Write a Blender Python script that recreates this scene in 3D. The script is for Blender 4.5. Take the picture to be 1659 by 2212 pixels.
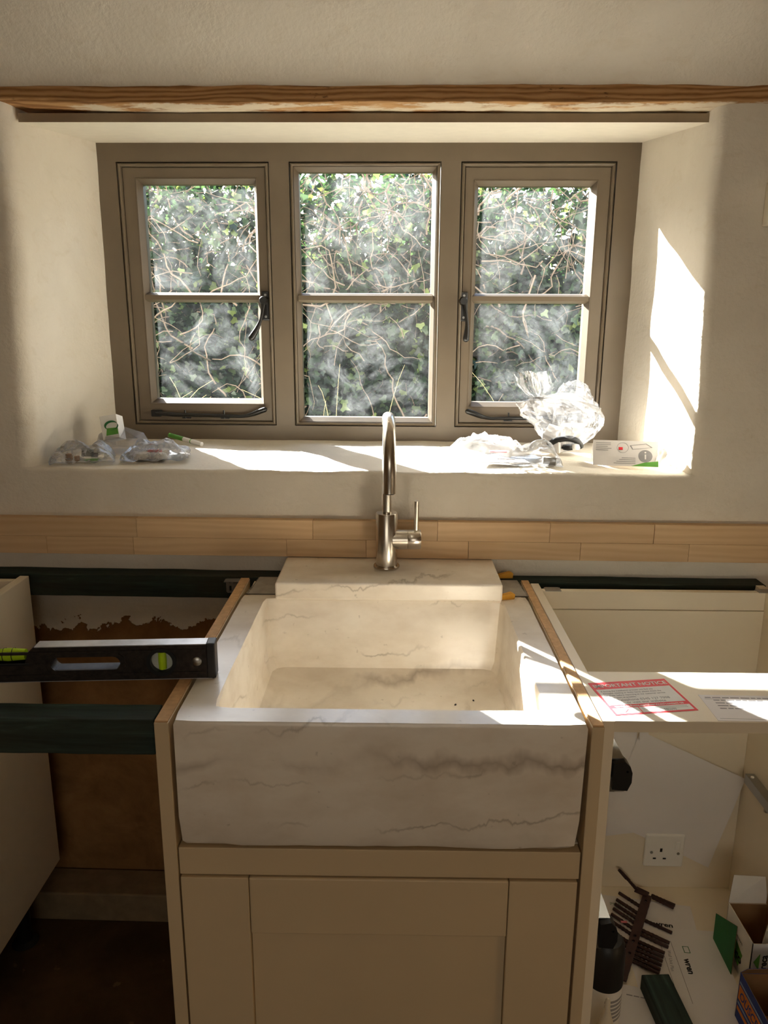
import bpy, bmesh, math, random
import numpy as np
from mathutils import Matrix, Vector, noise, Euler

random.seed(7); np.random.seed(7)
S = bpy.context.scene
for o in list(bpy.data.objects): bpy.data.objects.remove(o)
COL = S.collection
rad = math.radians

# ------------------------------------------------------------------ camera
cam_data = bpy.data.cameras.new('camera'); cam = bpy.data.objects.new('camera', cam_data); COL.objects.link(cam)
cam_data.sensor_fit = 'VERTICAL'; cam_data.sensor_height = 24.0; cam_data.sensor_width = 18.0
cam_data.lens = 24.0*1661.0/2212.0; cam_data.clip_start = .02
def _cam(pitch, yaw, roll, H):
    p, y, r = rad(pitch), rad(yaw), rad(roll)
    f = Vector((-math.sin(y)*math.cos(p), math.cos(y)*math.cos(p), -math.sin(p)))
    rt = Vector((math.cos(y), math.sin(y), 0)); up = rt.cross(f)
    r2 = rt*math.cos(r)+up*math.sin(r); u2 = -rt*math.sin(r)+up*math.cos(r)
    m = Matrix((r2, u2, -f)).transposed().to_4x4(); m.translation = (0, 0, H)
    cam.matrix_world = m
_cam(13.7, 0.7, 0.28, 1.44)
S.camera = cam

# ------------------------------------------------------------------ light
SUN_EL, SUN_AZ = rad(26.0), rad(35.0)
world = bpy.data.worlds.new('world'); S.world = world; world.use_nodes = True
wn = world.node_tree; wn.nodes.clear()
sky = wn.nodes.new('ShaderNodeTexSky'); sky.sky_type = 'NISHITA'; sky.sun_disc = False
sky.sun_elevation = SUN_EL; sky.sun_rotation = -SUN_AZ
sky.air_density = 1.0; sky.dust_density = 1.2; sky.ozone_density = .6
bg = wn.nodes.new('ShaderNodeBackground'); bg.inputs[1].default_value = 0.42
wo = wn.nodes.new('ShaderNodeOutputWorld')
wn.links.new(sky.outputs[0], bg.inputs[0]); wn.links.new(bg.outputs[0], wo.inputs[0])

sd = bpy.data.lights.new('sun', 'SUN'); sd.energy = 38.0; sd.angle = rad(.6); sd.color = (1, .97, .92)
sun = bpy.data.objects.new('sun', sd); COL.objects.link(sun); sun.location = (-2, 5, 4)
sdir = Vector((math.sin(SUN_AZ)*math.cos(SUN_EL), -math.cos(SUN_AZ)*math.cos(SUN_EL), -math.sin(SUN_EL)))
sun.rotation_euler = sdir.to_track_quat('-Z', 'Y').to_euler()

def area(name, loc, target, sx, sy, power, color):
    d = bpy.data.lights.new(name, 'AREA'); d.shape = 'RECTANGLE'; d.size = sx; d.size_y = sy; d.energy = power; d.color = color
    o = bpy.data.objects.new(name, d); COL.objects.link(o); o.location = loc
    o.rotation_euler = (Vector(target)-Vector(loc)).to_track_quat('-Z', 'Y').to_euler()
    return o
# added warm fill lamp behind the camera, brightening the faces turned to it
area('rear_fill_light', (-.05, -2.455, 1.55), (-.05, 1.0, 1.55), 1.7, 1.0, 6.2, (1, .92, .78))

vs = S.view_settings
vs.view_transform = 'Standard'; vs.look = 'None'; vs.gamma = 1.0; vs.use_curve_mapping = False
vs.exposure = 1.08
S.cycles.max_bounces = 14; S.cycles.diffuse_bounces = 8; S.cycles.transparent_max_bounces = 24
S.cycles.caustics_reflective = False; S.cycles.caustics_refractive = False
S.cycles.sample_clamp_indirect = 6.0

# ------------------------------------------------------------------ materials
def lin(c):
    return tuple((x/255/12.92 if x/255 <= .04045 else ((x/255+.055)/1.055)**2.4) for x in c)+(1.0,)
class NT:
    def __init__(s, name):
        s.m = bpy.data.materials.new(name); s.m.use_nodes = True; s.t = s.m.node_tree; s.t.nodes.clear()
        s.out = s.n('ShaderNodeOutputMaterial')
    def n(s, typ, **k):
        nd = s.t.nodes.new(typ)
        for a, b in k.items(): setattr(nd, a, b)
        return nd
    def l(s, a, b): s.t.links.new(a, b)
    def coord(s, scale=(1, 1, 1), out='Object', rnd=0, rot=(0, 0, 0)):
        tc = s.n('ShaderNodeTexCoord'); mp = s.n('ShaderNodeMapping'); mp.inputs['Scale'].default_value = scale
        mp.inputs['Rotation'].default_value = rot
        s.l(tc.outputs[out], mp.inputs['Vector'])
        if rnd:
            oi = s.n('ShaderNodeObjectInfo'); ml = s.n('ShaderNodeMath', operation='MULTIPLY'); ml.inputs[1].default_value = rnd
            s.l(oi.outputs['Random'], ml.inputs[0]); cb = s.n('ShaderNodeCombineXYZ')
            for i in range(3): s.l(ml.outputs[0], cb.inputs[i])
            s.l(cb.outputs[0], mp.inputs['Location'])
        return mp.outputs[0]
    def noise(s, vec, scale, detail=4, rough=.55, dist=0):
        nd = s.n('ShaderNodeTexNoise'); nd.inputs['Scale'].default_value = scale; nd.inputs['Detail'].default_value = detail
        nd.inputs['Roughness'].default_value = rough; nd.inputs['Distortion'].default_value = dist
        s.l(vec, nd.inputs['Vector']); return nd.outputs[0]
    def ramp(s, fac, stops, interp='LINEAR'):
        r = s.n('ShaderNodeValToRGB'); e = r.color_ramp.elements; r.color_ramp.interpolation = interp
        while len(e) < len(stops): e.new(.5)
        for i, (p, c) in enumerate(stops):
            e[i].position = p; e[i].color = c if len(c) == 4 else tuple(c)+(1,)
        s.l(fac, r.inputs[0]); return r.outputs[0]
    def mix(s, fac, a, b, typ='MIX'):
        m = s.n('ShaderNodeMixRGB', blend_type=typ)
        for sock, v in ((m.inputs[0], fac), (m.inputs[1], a), (m.inputs[2], b)):
            if hasattr(v, 'links'): s.l(v, sock)
            else: sock.default_value = v
        return m.outputs[0]
    def math(s, op, a, b=0.0, clamp=False):
        m = s.n('ShaderNodeMath', operation=op, use_clamp=clamp)
        for sock, v in ((m.inputs[0], a), (m.inputs[1], b)):
            if hasattr(v, 'links'): s.l(v, sock)
            else: sock.default_value = v
        return m.outputs[0]
    def bsdf(s, col, rough=.5, metal=0, spec=.5, bump=None, strength=.3, dist=.002):
        p = s.n('ShaderNodeBsdfPrincipled')
        if hasattr(col, 'links'): s.l(col, p.inputs['Base Color'])
        else: p.inputs['Base Color'].default_value = col
        if hasattr(rough, 'links'): s.l(rough, p.inputs['Roughness'])
        else: p.inputs['Roughness'].default_value = rough
        p.inputs['Metallic'].default_value = metal; p.inputs['Specular IOR Level'].default_value = spec
        if bump is not None:
            b = s.n('ShaderNodeBump'); b.inputs['Strength'].default_value = strength; b.inputs['Distance'].default_value = dist
            s.l(bump, b.inputs['Height']); s.l(b.outputs[0], p.inputs['Normal'])
        return p
    def done(s, sh):
        s.l(sh.outputs[0] if hasattr(sh, 'outputs') else sh, s.out.inputs[0]); return s.m

BW = lambda v: (v, v, v, 1)
def plain(name, c, rough=.5, metal=0, var=.12, scale=30, bump=.1, spec=.4, stretch=(1, 1, 1)):
    t = NT(name); v = t.coord(stretch); nz = t.noise(v, scale, 4)
    c = lin(c); lo = tuple(x*(1-var) for x in c[:3])+(1,); hi = tuple(min(1, x*(1+var)) for x in c[:3])+(1,)
    col = t.ramp(nz, [(.3, lo), (.7, hi)])
    return t.done(t.bsdf(col, rough, metal, spec, nz, bump, .001))

def m_plaster(name, c, dirt, bumpd=.004):
    t = NT(name); v = t.coord()
    n1 = t.noise(v, 3.0, 6, .6, .4); n2 = t.noise(v, 90, 3, .6); n3 = t.noise(t.coord((1, 1, 2.2)), 14, 5, .65, .8)
    col = t.ramp(n1, [(.3, lin(dirt)), (.62, lin(c))])
    col = t.mix(t.ramp(n3, [(.56, BW(0)), (.75, BW(.35))]), col, lin(dirt))
    h = t.mix(.35, n3, n2)
    return t.done(t.bsdf(col, .9, 0, .15, h, .35, bumpd))

def m_wall():
    # skimmed, painted plaster over a raw brown base coat that shows below the skim's broken edge
    t = NT('painted_plaster_over_raw_base'); v = t.coord()
    n1 = t.noise(v, 3.0, 6, .6, .4); n2 = t.noise(v, 90, 3, .6); n3 = t.noise(t.coord((1, 1, 2.2)), 14, 5, .65, .8)
    col = t.ramp(n1, [(.3, lin((220, 212, 198))), (.62, lin((232, 225, 212)))])
    col = t.mix(t.ramp(n3, [(.56, BW(0)), (.75, BW(.3))]), col, lin((206, 192, 166)))
    raw = t.ramp(t.noise(v, 7, 6, .65, .5), [(.3, lin((112, 78, 44))), (.7, lin((150, 112, 70)))])
    sx = t.n('ShaderNodeSeparateXYZ'); t.l(v, sx.inputs[0])
    edge = t.math('ADD', sx.outputs[2], t.math('MULTIPLY', t.math('SUBTRACT', t.noise(v, 13, 6, .62, .3), .5), .16))
    msk = t.math('MULTIPLY', t.math('SUBTRACT', edge, .752), 900, True)
    c2 = t.mix(msk, raw, col)
    h = t.mix(.6, n3, n2); h2 = t.math('ADD', t.math('MULTIPLY', h, .8), t.math('MULTIPLY', msk, 1.4))
    return t.done(t.bsdf(c2, .9, 0, .15, h2, .6, .005))

def m_marble():
    t = NT('white_veined_marble'); v = t.coord((1, 1.3, 1.9), rot=(0, .25, .2))
    v0 = t.coord(); sp0 = t.n('ShaderNodeSeparateXYZ'); t.l(v0, sp0.inputs[0])
    def bed(nscale, namp, period, off, width, soft, mlo, mhi, mscale):
        wp = t.math('MULTIPLY', t.math('SUBTRACT', t.noise(t.coord((1, .35, .5)), nscale, 5, .58, .25), .5), namp)
        h = t.math('ADD', t.math('ADD', sp0.outputs[2], t.math('MULTIPLY', sp0.outputs[1], .22)), t.math('ADD', t.math('ADD', wp, off), t.math('MULTIPLY', sp0.outputs[0], -.09)))
        d = t.math('PINGPONG', h, period/2)
        ln = t.ramp(t.math('DIVIDE', d, width), [(0, BW(1)), (.35, BW(.6)), (1, BW(0))])
        m = t.ramp(t.noise(t.coord((1, .6, 1.4)), mscale, 3, .5), [(mlo, BW(0)), (mhi, BW(1))])
        return t.math('MULTIPLY', ln, m)
    vein = bed(5.5, .17, .21, -.086, .015, 1, .36, .52, 3.0)
    vein2 = bed(11, .10, .085, .02, .0038, 1, .46, .62, 6.0)
    cloud = t.noise(v, 9, 5, .6)
    base = t.ramp(cloud, [(.3, lin((222, 211, 195))), (.6, lin((238, 230, 217)))])
    col = t.mix(t.math('MULTIPLY', vein, .62), base, lin((150, 134, 118)))
    col = t.mix(t.math('MULTIPLY', vein2, .55), col, lin((142, 128, 108)))
    sp = t.ramp(t.noise(t.coord(), 60, 2), [(.70, BW(0)), (.76, BW(.35))])
    col = t.mix(sp, col, lin((150, 138, 122)))
    return t.done(t.bsdf(col, .27, 0, .6, cloud, .04, .001))

def m_wood(name, dark, light, rnd=40, scale=9, stretch=(.12, 1, 1), rough=.55, tint=.25):
    t = NT(name); v = t.coord(stretch, rnd=rnd)
    n = t.noise(v, scale*2.2, 5, .6, 1.0); f = t.noise(t.coord((.05, 1, 1), rnd=rnd), 160, 3, .6)
    wv = t.n('ShaderNodeTexWave', wave_type='BANDS', bands_direction='Z'); wv.inputs['Scale'].default_value = scale*2
    wv.inputs['Distortion'].default_value = 9; wv.inputs['Detail'].default_value = 3; wv.inputs['Detail Scale'].default_value = 1.2
    t.l(v, wv.inputs['Vector'])
    g = t.mix(.3, n, wv.outputs[1]); g = t.mix(.2, g, f)
    col = t.ramp(g, [(.1, lin(dark)), (.75, lin(light))])
    oi = t.n('ShaderNodeObjectInfo')
    tn = t.ramp(oi.outputs['Random'], [(0, BW(1-tint)), (1, BW(1))])
    col = t.mix(1, col, tn, 'MULTIPLY')
    return t.done(t.bsdf(col, rough, 0, .35, g, .12, .001))

def m_beam():
    t = NT('old_pine_beam'); v = t.coord((.16, 1, 1.0)); v1 = t.coord()
    wv = t.n('ShaderNodeTexWave', wave_type='BANDS', bands_direction='Z'); wv.inputs['Scale'].default_value = 34
    wv.inputs['Distortion'].default_value = 9; wv.inputs['Detail'].default_value = 4; wv.inputs['Detail Scale'].default_value = .8; t.l(v, wv.inputs['Vector'])
    n = t.noise(v, 60, 6, .75, .8); g = t.mix(.5, wv.outputs[1], n)
    col = t.ramp(g, [(.15, lin((124, 84, 48))), (.45, lin((172, 128, 82))), (.85, lin((196, 156, 108)))])
    worm = t.ramp(t.noise(t.coord((.5, 1, 1.6)), 120, 3, .6), [(.62, BW(0)), (.70, BW(.8))])
    patch = t.ramp(t.noise(v1, 6, 3), [(.5, BW(0)), (.62, BW(1))])
    col = t.mix(t.math('MULTIPLY', worm, patch), col, lin((70, 42, 22)))
    # limewash left on the underside and lower arris, broken along the grain
    sx = t.n('ShaderNodeSeparateXYZ'); t.l(v1, sx.inputs[0])
    low = t.math('ADD', sx.outputs[2], t.math('MULTIPLY', t.math('SUBTRACT', t.noise(t.coord((.35, 1, 1)), 26, 5, .7), .5), .022))
    lime = t.math('MULTIPLY', t.math('SUBTRACT', 1.8692, low), 500, True)
    chip = t.ramp(t.noise(t.coord((.3, 1, 1)), 18, 5, .7), [(.42, BW(0)), (.5, BW(1))])
    lime = t.math('MULTIPLY', lime, chip)
    col = t.mix(lime, col, lin((214, 200, 176)))
    return t.done(t.bsdf(col, .75, 0, .25, g, .5, .003))

def m_treated():
    t = NT('dark_green_treated_timber'); v = t.coord((.08, 1, 1))
    n = t.noise(v, 60, 6, .65, .5); b = t.noise(t.coord((.4, 1, 1)), 9, 4)
    col = t.ramp(n, [(.25, lin((26, 32, 28))), (.6, lin((50, 66, 60))), (.85, lin((88, 108, 102)))])
    col = t.mix(t.ramp(b, [(.45, BW(0)), (.7, BW(.5))]), col, lin((60, 52, 32)))
    return t.done(t.bsdf(col, .8, 0, .25, n, .4, .002))

def m_metal(name, c, rough=.25, metal=1.0, brushed=True):
    t = NT(name); n = t.noise(t.coord((60, 60, 60) if brushed else (1, 1, 1)), 12 if brushed else 40, 3)
    rr = t.ramp(n, [(.3, BW(rough*.95)), (.7, BW(rough*1.08))])
    return t.done(t.bsdf(lin(c), rr, metal, .5))

def m_pane():
    t = NT('smeared_window_glass'); v = t.coord(rnd=23.0)
    tc = t.n('ShaderNodeTexCoord')
    oi = t.n('ShaderNodeObjectInfo'); g0 = t.n('ShaderNodeSeparateXYZ'); t.l(tc.outputs['Object'], g0.inputs[0])
    wob = t.math('MULTIPLY', t.math('SUBTRACT', t.noise(v, 9, 3), .5), .07)
    ox = t.math('ADD', t.math('ADD', g0.outputs[0], t.math('MULTIPLY', t.math('SUBTRACT', oi.outputs['Random'], .5), .10)), wob)
    oz = t.math('ADD', t.math('ADD', g0.outputs[2], t.math('MULTIPLY', t.math('SUBTRACT', t.math('FRACT', t.math('MULTIPLY', oi.outputs['Random'], 7.3)), .5), .10)), wob)
    rr = t.math('SQRT', t.math('ADD', t.math('MULTIPLY', ox, ox), t.math('MULTIPLY', oz, oz)))
    cb = t.n('ShaderNodeCombineXYZ'); t.l(t.math('MULTIPLY', rr, 150), cb.inputs[0])
    t.l(t.math('MULTIPLY', t.math('DIVIDE', ox, rr), 1.6), cb.inputs[1]); t.l(t.math('ADD', t.math('MULTIPLY', t.math('DIVIDE', oz, rr), 1.6), t.math('MULTIPLY', oi.outputs['Random'], 30)), cb.inputs[2])
    arc = t.noise(cb.outputs[0], 1.0, 4, .6, .3)
    big = t.ramp(t.noise(v, 6, 4, .6, 1.6), [(.42, BW(.04)), (.66, BW(1))])
    fine = t.noise(t.coord((1, 1, 1), rnd=11.0), 45, 5, .7, 2.0)
    streak = t.math('ADD', t.math('MULTIPLY', arc, .55), t.math('MULTIPLY', fine, .45))
    sm = t.math('MULTIPLY', big, t.ramp(streak, [(.36, BW(.2)), (.74, BW(1))]))
    # a wiped margin stays clean along the pane's edges (pane spans -1..1 in generated space)
    g = t.n('ShaderNodeSeparateXYZ'); t.l(tc.outputs['Generated'], g.inputs[0])
    def edge(ch, k): return t.math('MULTIPLY', t.math('SUBTRACT', .5, t.math('ABSOLUTE', t.math('SUBTRACT', g.outputs[ch], .5))), k, True)
    sm = t.math('MULTIPLY', sm, t.math('MULTIPLY', edge(0, 14), edge(2, 12)))
    fac = t.math('ADD', t.math('MULTIPLY', sm, .055), .002)
    tr = t.n('ShaderNodeBsdfTransparent'); tr.inputs[0].default_value = (.97, .985, .98, 1)
    df = t.n('ShaderNodeBsdfDiffuse'); df.inputs[0].default_value = (.85, .87, .88, 1)
    tl = t.n('ShaderNodeBsdfTranslucent'); tl.inputs[0].default_value = (.82, .86, .88, 1)
    a = t.n('ShaderNodeMixShader'); a.inputs[0].default_value = .6; t.l(df.outputs[0], a.inputs[1]); t.l(tl.outputs[0], a.inputs[2])
    b = t.n('ShaderNodeMixShader'); t.l(fac, b.inputs[0]); t.l(tr.outputs[0], b.inputs[1]); t.l(a.outputs[0], b.inputs[2])
    gl = t.n('ShaderNodeBsdfGlossy'); gl.inputs['Roughness'].default_value = .02
    fr = t.n('ShaderNodeFresnel'); fr.inputs[0].default_value = 1.3
    c = t.n('ShaderNodeMixShader'); t.l(fr.outputs[0], c.inputs[0]); t.l(b.outputs[0], c.inputs[1]); t.l(gl.outputs[0], c.inputs[2])
    return t.done(c)

def m_film(name, milk=.06, tint=(1, 1, 1)):
    t = NT(name); v = t.coord()
    n = t.noise(v, 70, 4, .6, .6)
    tr = t.n('ShaderNodeBsdfTransparent'); tr.inputs[0].default_value = (.96*tint[0], .96*tint[1], .96*tint[2], 1)
    gl = t.n('ShaderNodeBsdfGlossy'); gl.inputs['Roughness'].default_value = .16
    bp = t.n('ShaderNodeBump'); bp.inputs['Strength'].default_value = .35; bp.inputs['Distance'].default_value = .003
    t.l(n, bp.inputs['Height']); t.l(bp.outputs[0], gl.inputs['Normal'])
    fr = t.n('ShaderNodeFresnel'); fr.inputs[0].default_value = 1.45; t.l(bp.outputs[0], fr.inputs['Normal'])
    tl = t.n('ShaderNodeBsdfTranslucent'); tl.inputs[0].default_value = (.9, .9, .92, 1)
    df = t.n('ShaderNodeBsdfDiffuse'); df.inputs[0].default_value = (.85, .85, .87, 1)
    d2 = t.n('ShaderNodeMixShader'); d2.inputs[0].default_value = .5; t.l(tl.outputs[0], d2.inputs[1]); t.l(df.outputs[0], d2.inputs[2])
    lw = t.n('ShaderNodeLayerWeight'); lw.inputs[0].default_value = .5
    graze = t.math('MULTIPLY', t.math('POWER', lw.outputs['Facing'], 2.5), .42+milk)
    mk = t.math('ADD', t.ramp(n, [(.35, BW(milk*.5)), (.7, BW(milk*1.8))]), graze, True)
    a = t.n('ShaderNodeMixShader'); t.l(mk, a.inputs[0]); t.l(tr.outputs[0], a.inputs[1]); t.l(d2.outputs[0], a.inputs[2])
    b = t.n('ShaderNodeMixShader'); t.l(t.math('MULTIPLY', fr.outputs[0], .8, True), b.inputs[0]); t.l(a.outputs[0], b.inputs[1]); t.l(gl.outputs[0], b.inputs[2])
    return t.done(b)

def m_leaf(name, stops, trans=.35):
    t = NT(name); g = t.n('ShaderNodeNewGeometry')
    col = t.ramp(g.outputs['Random Per Island'], stops)
    p = t.bsdf(col, .38, 0, .5)
    tl = t.n('ShaderNodeBsdfTranslucent'); t.l(t.mix(1, col, (1.1, 1.25, .7, 1), 'MULTIPLY'), tl.inputs[0])
    m = t.n('ShaderNodeMixShader'); m.inputs[0].default_value = trans
    t.l(p.outputs[0], m.inputs[1]); t.l(tl.outputs[0], m.inputs[2]); return t.done(m)

def m_floor():
    t = NT('raw_concrete_floor'); v = t.coord(); n = t.noise(v, 6, 6, .6, .5); sp = t.noise(v, 16, 3)
    col = t.ramp(n, [(.3, lin((62, 46, 30))), (.7, lin((88, 68, 46)))])
    col = t.mix(t.ramp(sp, [(.66, BW(0)), (.7, BW(.6))]), col, lin((120, 98, 70)))
    return t.done(t.bsdf(col, .9, 0, .1, n, .4, .004))

MAT = {
 'wall': m_wall(), 'reveal': m_plaster('limewashed_plaster', (233, 220, 198), (222, 208, 184)),
 'room': m_plaster('room_plaster', (226, 212, 188), (214, 200, 174)),
 'rear': m_plaster('warm_bare_plaster', (158, 130, 96), (140, 114, 82)),
 'soffit': plain('cream_paint', (228, 220, 204), .7, var=.03, bump=.03),
 'frame': plain('taupe_window_paint', (114, 101, 84), .42, var=.05, scale=12, bump=.04),
 'marble': m_marble(), 'beam': m_beam(), 'treated': m_treated(), 'floor': m_floor(), 'pane': m_pane(),
 'stave': m_wood('pale_oak_stave', (214, 176, 132), (236, 204, 162), tint=.16),
 'mdf': plain('raw_chipboard_edge', (204, 166, 122), .85, var=.14, scale=90),
 'panel': plain('pale_cabinet_lacquer', (208, 188, 154), .5, var=.03, scale=6, bump=.02),
 'carcass': plain('white_carcass_board', (232, 221, 200), .5, var=.03, scale=6, bump=.02),
 'steel': m_metal('brushed_steel', (206, 198, 186), .24), 'zinc': m_metal('zinc_plate', (176, 176, 172), .34, brushed=False),
 'blackmetal': plain('black_window_iron', (24, 23, 22), .3, var=.1, spec=.6),
 'blackplastic': plain('black_plastic', (26, 26, 26), .45, var=.1),
 'levelbody': plain('worn_black_aluminium', (46, 38, 32), .5, .3, var=.5, scale=120, bump=.2),
 'levelsilver': plain('scuffed_bare_aluminium', (202, 202, 204), .42, .7, var=.2, scale=25),
 'levelgrey': plain('grey_grip_rubber', (128, 132, 142), .7, var=.2, scale=40),
 'vial': plain('lime_vial_fluid', (188, 226, 40), .2, var=.1, spec=.7),
 'vialclear': plain('clear_vial_block', (196, 200, 190), .2, var=.1, spec=.7),
 'film': m_film('clear_plastic_film', .05), 'milky': m_film('milky_plastic_film', .22), 'blister': m_film('clear_blister_plastic', .04, (.95, .95, .98)),
 'white': plain('white_card', (232, 230, 226), .7, var=.03), 'paper': plain('plain_paper', (228, 224, 222), .85, var=.03, scale=5),
 'ink': plain('black_ink', (32, 30, 30), .8), 'greyink': plain('grey_ink', (150, 148, 150), .8),
 'green': plain('green_print', (92, 158, 62), .6), 'darkgreen': plain('dark_green_card', (34, 110, 58), .6),
 'red': plain('red_print', (224, 52, 62), .55, var=.04), 'pink': plain('pink_mark', (214, 120, 128), .7),
 'card': plain('brown_cardboard', (148, 112, 74), .9, var=.1), 'blue': plain('blue_card', (38, 62, 140), .6),
 'orange': plain('orange_print', (226, 132, 52), .6), 'lightblue': plain('pale_blue_print', (150, 170, 200), .6),
 'plug': plain('dark_brown_plastic', (62, 38, 32), .5, var=.15, scale=60),
 'yellow': plain('yellow_plastic', (222, 164, 52), .5), 'bottle': plain('frosted_plastic', (214, 204, 184), .35, var=.04),
 'saw': plain('dull_grey_steel', (156, 150, 140), .6, .0, var=.15, scale=40),
 'socket': plain('white_socket_plastic', (236, 234, 228), .35, var=.02), 'dark': plain('dark_slot', (20, 18, 16), .8),
 'twig': plain('bare_vine_twig', (122, 104, 90), .9, var=.3, scale=25), 'straw': plain('dry_straw', (214, 190, 140), .8, var=.15),
 'leaf': m_leaf('ivy_leaf', [(0, lin((18, 30, 22))), (.5, lin((38, 56, 42))), (.85, lin((70, 90, 66))), (1, lin((122, 136, 74)))]),
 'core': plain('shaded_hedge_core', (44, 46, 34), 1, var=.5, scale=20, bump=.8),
 'ground': plain('rough_grass_ground', (86, 116, 64), 1, var=.4, scale=14, bump=.8),
 'edge': plain('taupe_board_edge', (150, 134, 112), .8, var=.06),
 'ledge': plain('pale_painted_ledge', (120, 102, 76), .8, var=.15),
}

# ------------------------------------------------------------------ mesh helpers
class MB:
    def __init__(s): s.v = []; s.f = []; s.T = None
    def add(s, vs, fs):
        k = len(s.v)
        for p in vs:
            p = Vector(p)
            s.v.append(tuple(s.T @ p) if s.T is not None else tuple(p))
        s.f += [tuple(i+k for i in f) for f in fs]; return s
    def box(s, x0, x1, y0, y1, z0, z1):
        return s.hexa([(x0, y0, z0), (x1, y0, z0), (x1, y1, z0), (x0, y1, z0), (x0, y0, z1), (x1, y0, z1), (x1, y1, z1), (x0, y1, z1)])
    def hexa(s, p):
        return s.add(p, [(0, 3, 2, 1), (4, 5, 6, 7), (0, 1, 5, 4), (1, 2, 6, 5), (2, 3, 7, 6), (3, 0, 4, 7)])
    def tube(s, path, r, n=12, caps=True):
        path = [Vector(p) for p in path]; rs = r if isinstance(r, (list, tuple)) else [r]*len(path)
        vs, fs = [], []; prev = None
        for i, p in enumerate(path):
            d = (path[min(i+1, len(path)-1)]-path[max(i-1, 0)]).normalized()
            if prev is None:
                a = d.orthogonal().normalized()
            else:
                a = (prev-d*prev.dot(d)).normalized()
            prev = a; b = d.cross(a)
            for k in range(n):
                t = 2*math.pi*k/n; vs.append(p+(a*math.cos(t)+b*math.sin(t))*rs[i])
        m = len(path)
        for i in range(m-1):
            for k in range(n):
                fs.append((i*n+k, i*n+(k+1) % n, (i+1)*n+(k+1) % n, (i+1)*n+k))
        if caps: fs.append(tuple(reversed(range(n)))); fs.append(tuple(range((m-1)*n, m*n)))
        return s.add(vs, fs)
    def lathe(s, prof, c=(0, 0, 0), n=32, axis='z', caps=True):
        vs, fs = [], []; c = Vector(c)
        for r, h in prof:
            for k in range(n):
                t = 2*math.pi*k/n; a, b = r*math.cos(t), r*math.sin(t)
                vs.append(c+(Vector((a, b, h)) if axis == 'z' else Vector((h, a, b)) if axis == 'x' else Vector((b, h, a))))
        m = len(prof)
        for i in range(m-1):
            for k in range(n): fs.append((i*n+k, i*n+(k+1) % n, (i+1)*n+(k+1) % n, (i+1)*n+k))
        if caps: fs.append(tuple(reversed(range(n)))); fs.append(tuple(range((m-1)*n, m*n)))
        return s.add(vs, fs)
    def loops(s, loops, close=True, cap0=False, cap1=False):
        n = len(loops[0]); vs = [p for L in loops for p in L]; fs = []
        for i in range(len(loops)-1):
            for k in range(n if close else n-1): fs.append((i*n+k, i*n+(k+1) % n, (i+1)*n+(k+1) % n, (i+1)*n+k))
        if cap0: fs.append(tuple(reversed(range(n))))
        if cap1: fs.append(tuple(range((len(loops)-1)*n, len(loops)*n)))
        return s.add(vs, fs)
    def build(s, name, mat, parent=None, smooth=False, bevel=0, seg=2, mw=None, fixn=True, kind=None):
        me = bpy.data.meshes.new(name); me.from_pydata(s.v, [], s.f)
        if fixn:
            bm = bmesh.new(); bm.from_mesh(me); bmesh.ops.recalc_face_normals(bm, faces=bm.faces); bm.to_mesh(me); bm.free()
        return link(name, me, mat, parent, smooth, bevel, seg, mw, kind)
def link(name, me, mat, parent=None, smooth=False, bevel=0, seg=2, mw=None, kind=None):
    me.materials.clear(); me.materials.append(MAT[mat] if isinstance(mat, str) else mat)
    o = bpy.data.objects.new(name, me); COL.objects.link(o)
    if smooth:
        me.shade_smooth()
        if smooth == 'auto':
            try: me.set_sharp_from_angle(angle=rad(38))
            except Exception: pass
    if bevel:
        b = o.modifiers.new('bevel', 'BEVEL'); b.width = bevel; b.segments = seg; b.limit_method = 'ANGLE'; b.angle_limit = rad(35)
    if parent is not None: o.parent = parent
    if mw is not None: o.matrix_world = mw
    if kind: o['kind'] = kind
    return o
def thing(name, label, cat, loc=(0, 0, 0), rot=(0, 0, 0), group=None, mw=None):
    o = bpy.data.objects.new(name, None); COL.objects.link(o); o.empty_display_size = .05
    o.location = loc; o.rotation_euler = rot
    if mw is not None: o.matrix_world = mw
    return tag(o, label, cat, group)
def tag(o, label, cat=None, group=None):
    o['label'] = label
    if cat: o['category'] = cat
    if group: o['group'] = group
    return o
def struct(o, label=None):
    o['kind'] = 'structure'
    if label: o['label'] = label
    return o
def flat(outer, holes=(), depth=.004):
    """polygon with holes in local XZ, extruded +-depth/2 along Y; returns a mesh"""
    cu = bpy.data.curves.new('c', 'CURVE'); cu.dimensions = '2D'; cu.fill_mode = 'BOTH'; cu.extrude = depth/2
    for pts in [outer]+list(holes):
        sp = cu.splines.new('POLY'); sp.points.add(len(pts)-1); sp.use_cyclic_u = True
        for i, p in enumerate(pts): sp.points[i].co = (p[0], p[1], 0, 1)
    o = bpy.data.objects.new('c', cu); COL.objects.link(o); bpy.context.view_layer.update()
    me = bpy.data.meshes.new_from_object(o.evaluated_get(bpy.context.evaluated_depsgraph_get()))
    bpy.data.objects.remove(o); bpy.data.curves.remove(cu)
    me.transform(Matrix.Rotation(rad(90), 4, 'X')); return me
def text_mesh(txt, size, align='LEFT', shear=0, bold=0):
    cu = bpy.data.curves.new('t', 'FONT'); cu.body = txt; cu.size = size; cu.align_x = align; cu.shear = shear; cu.offset = bold; cu.extrude = .00006
    cu.resolution_u = 3
    o = bpy.data.objects.new('t', cu); COL.objects.link(o); bpy.context.view_layer.update()
    me = bpy.data.meshes.new_from_object(o.evaluated_get(bpy.context.evaluated_depsgraph_get()))
    bpy.data.objects.remove(o); bpy.data.curves.remove(cu); return me
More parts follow.
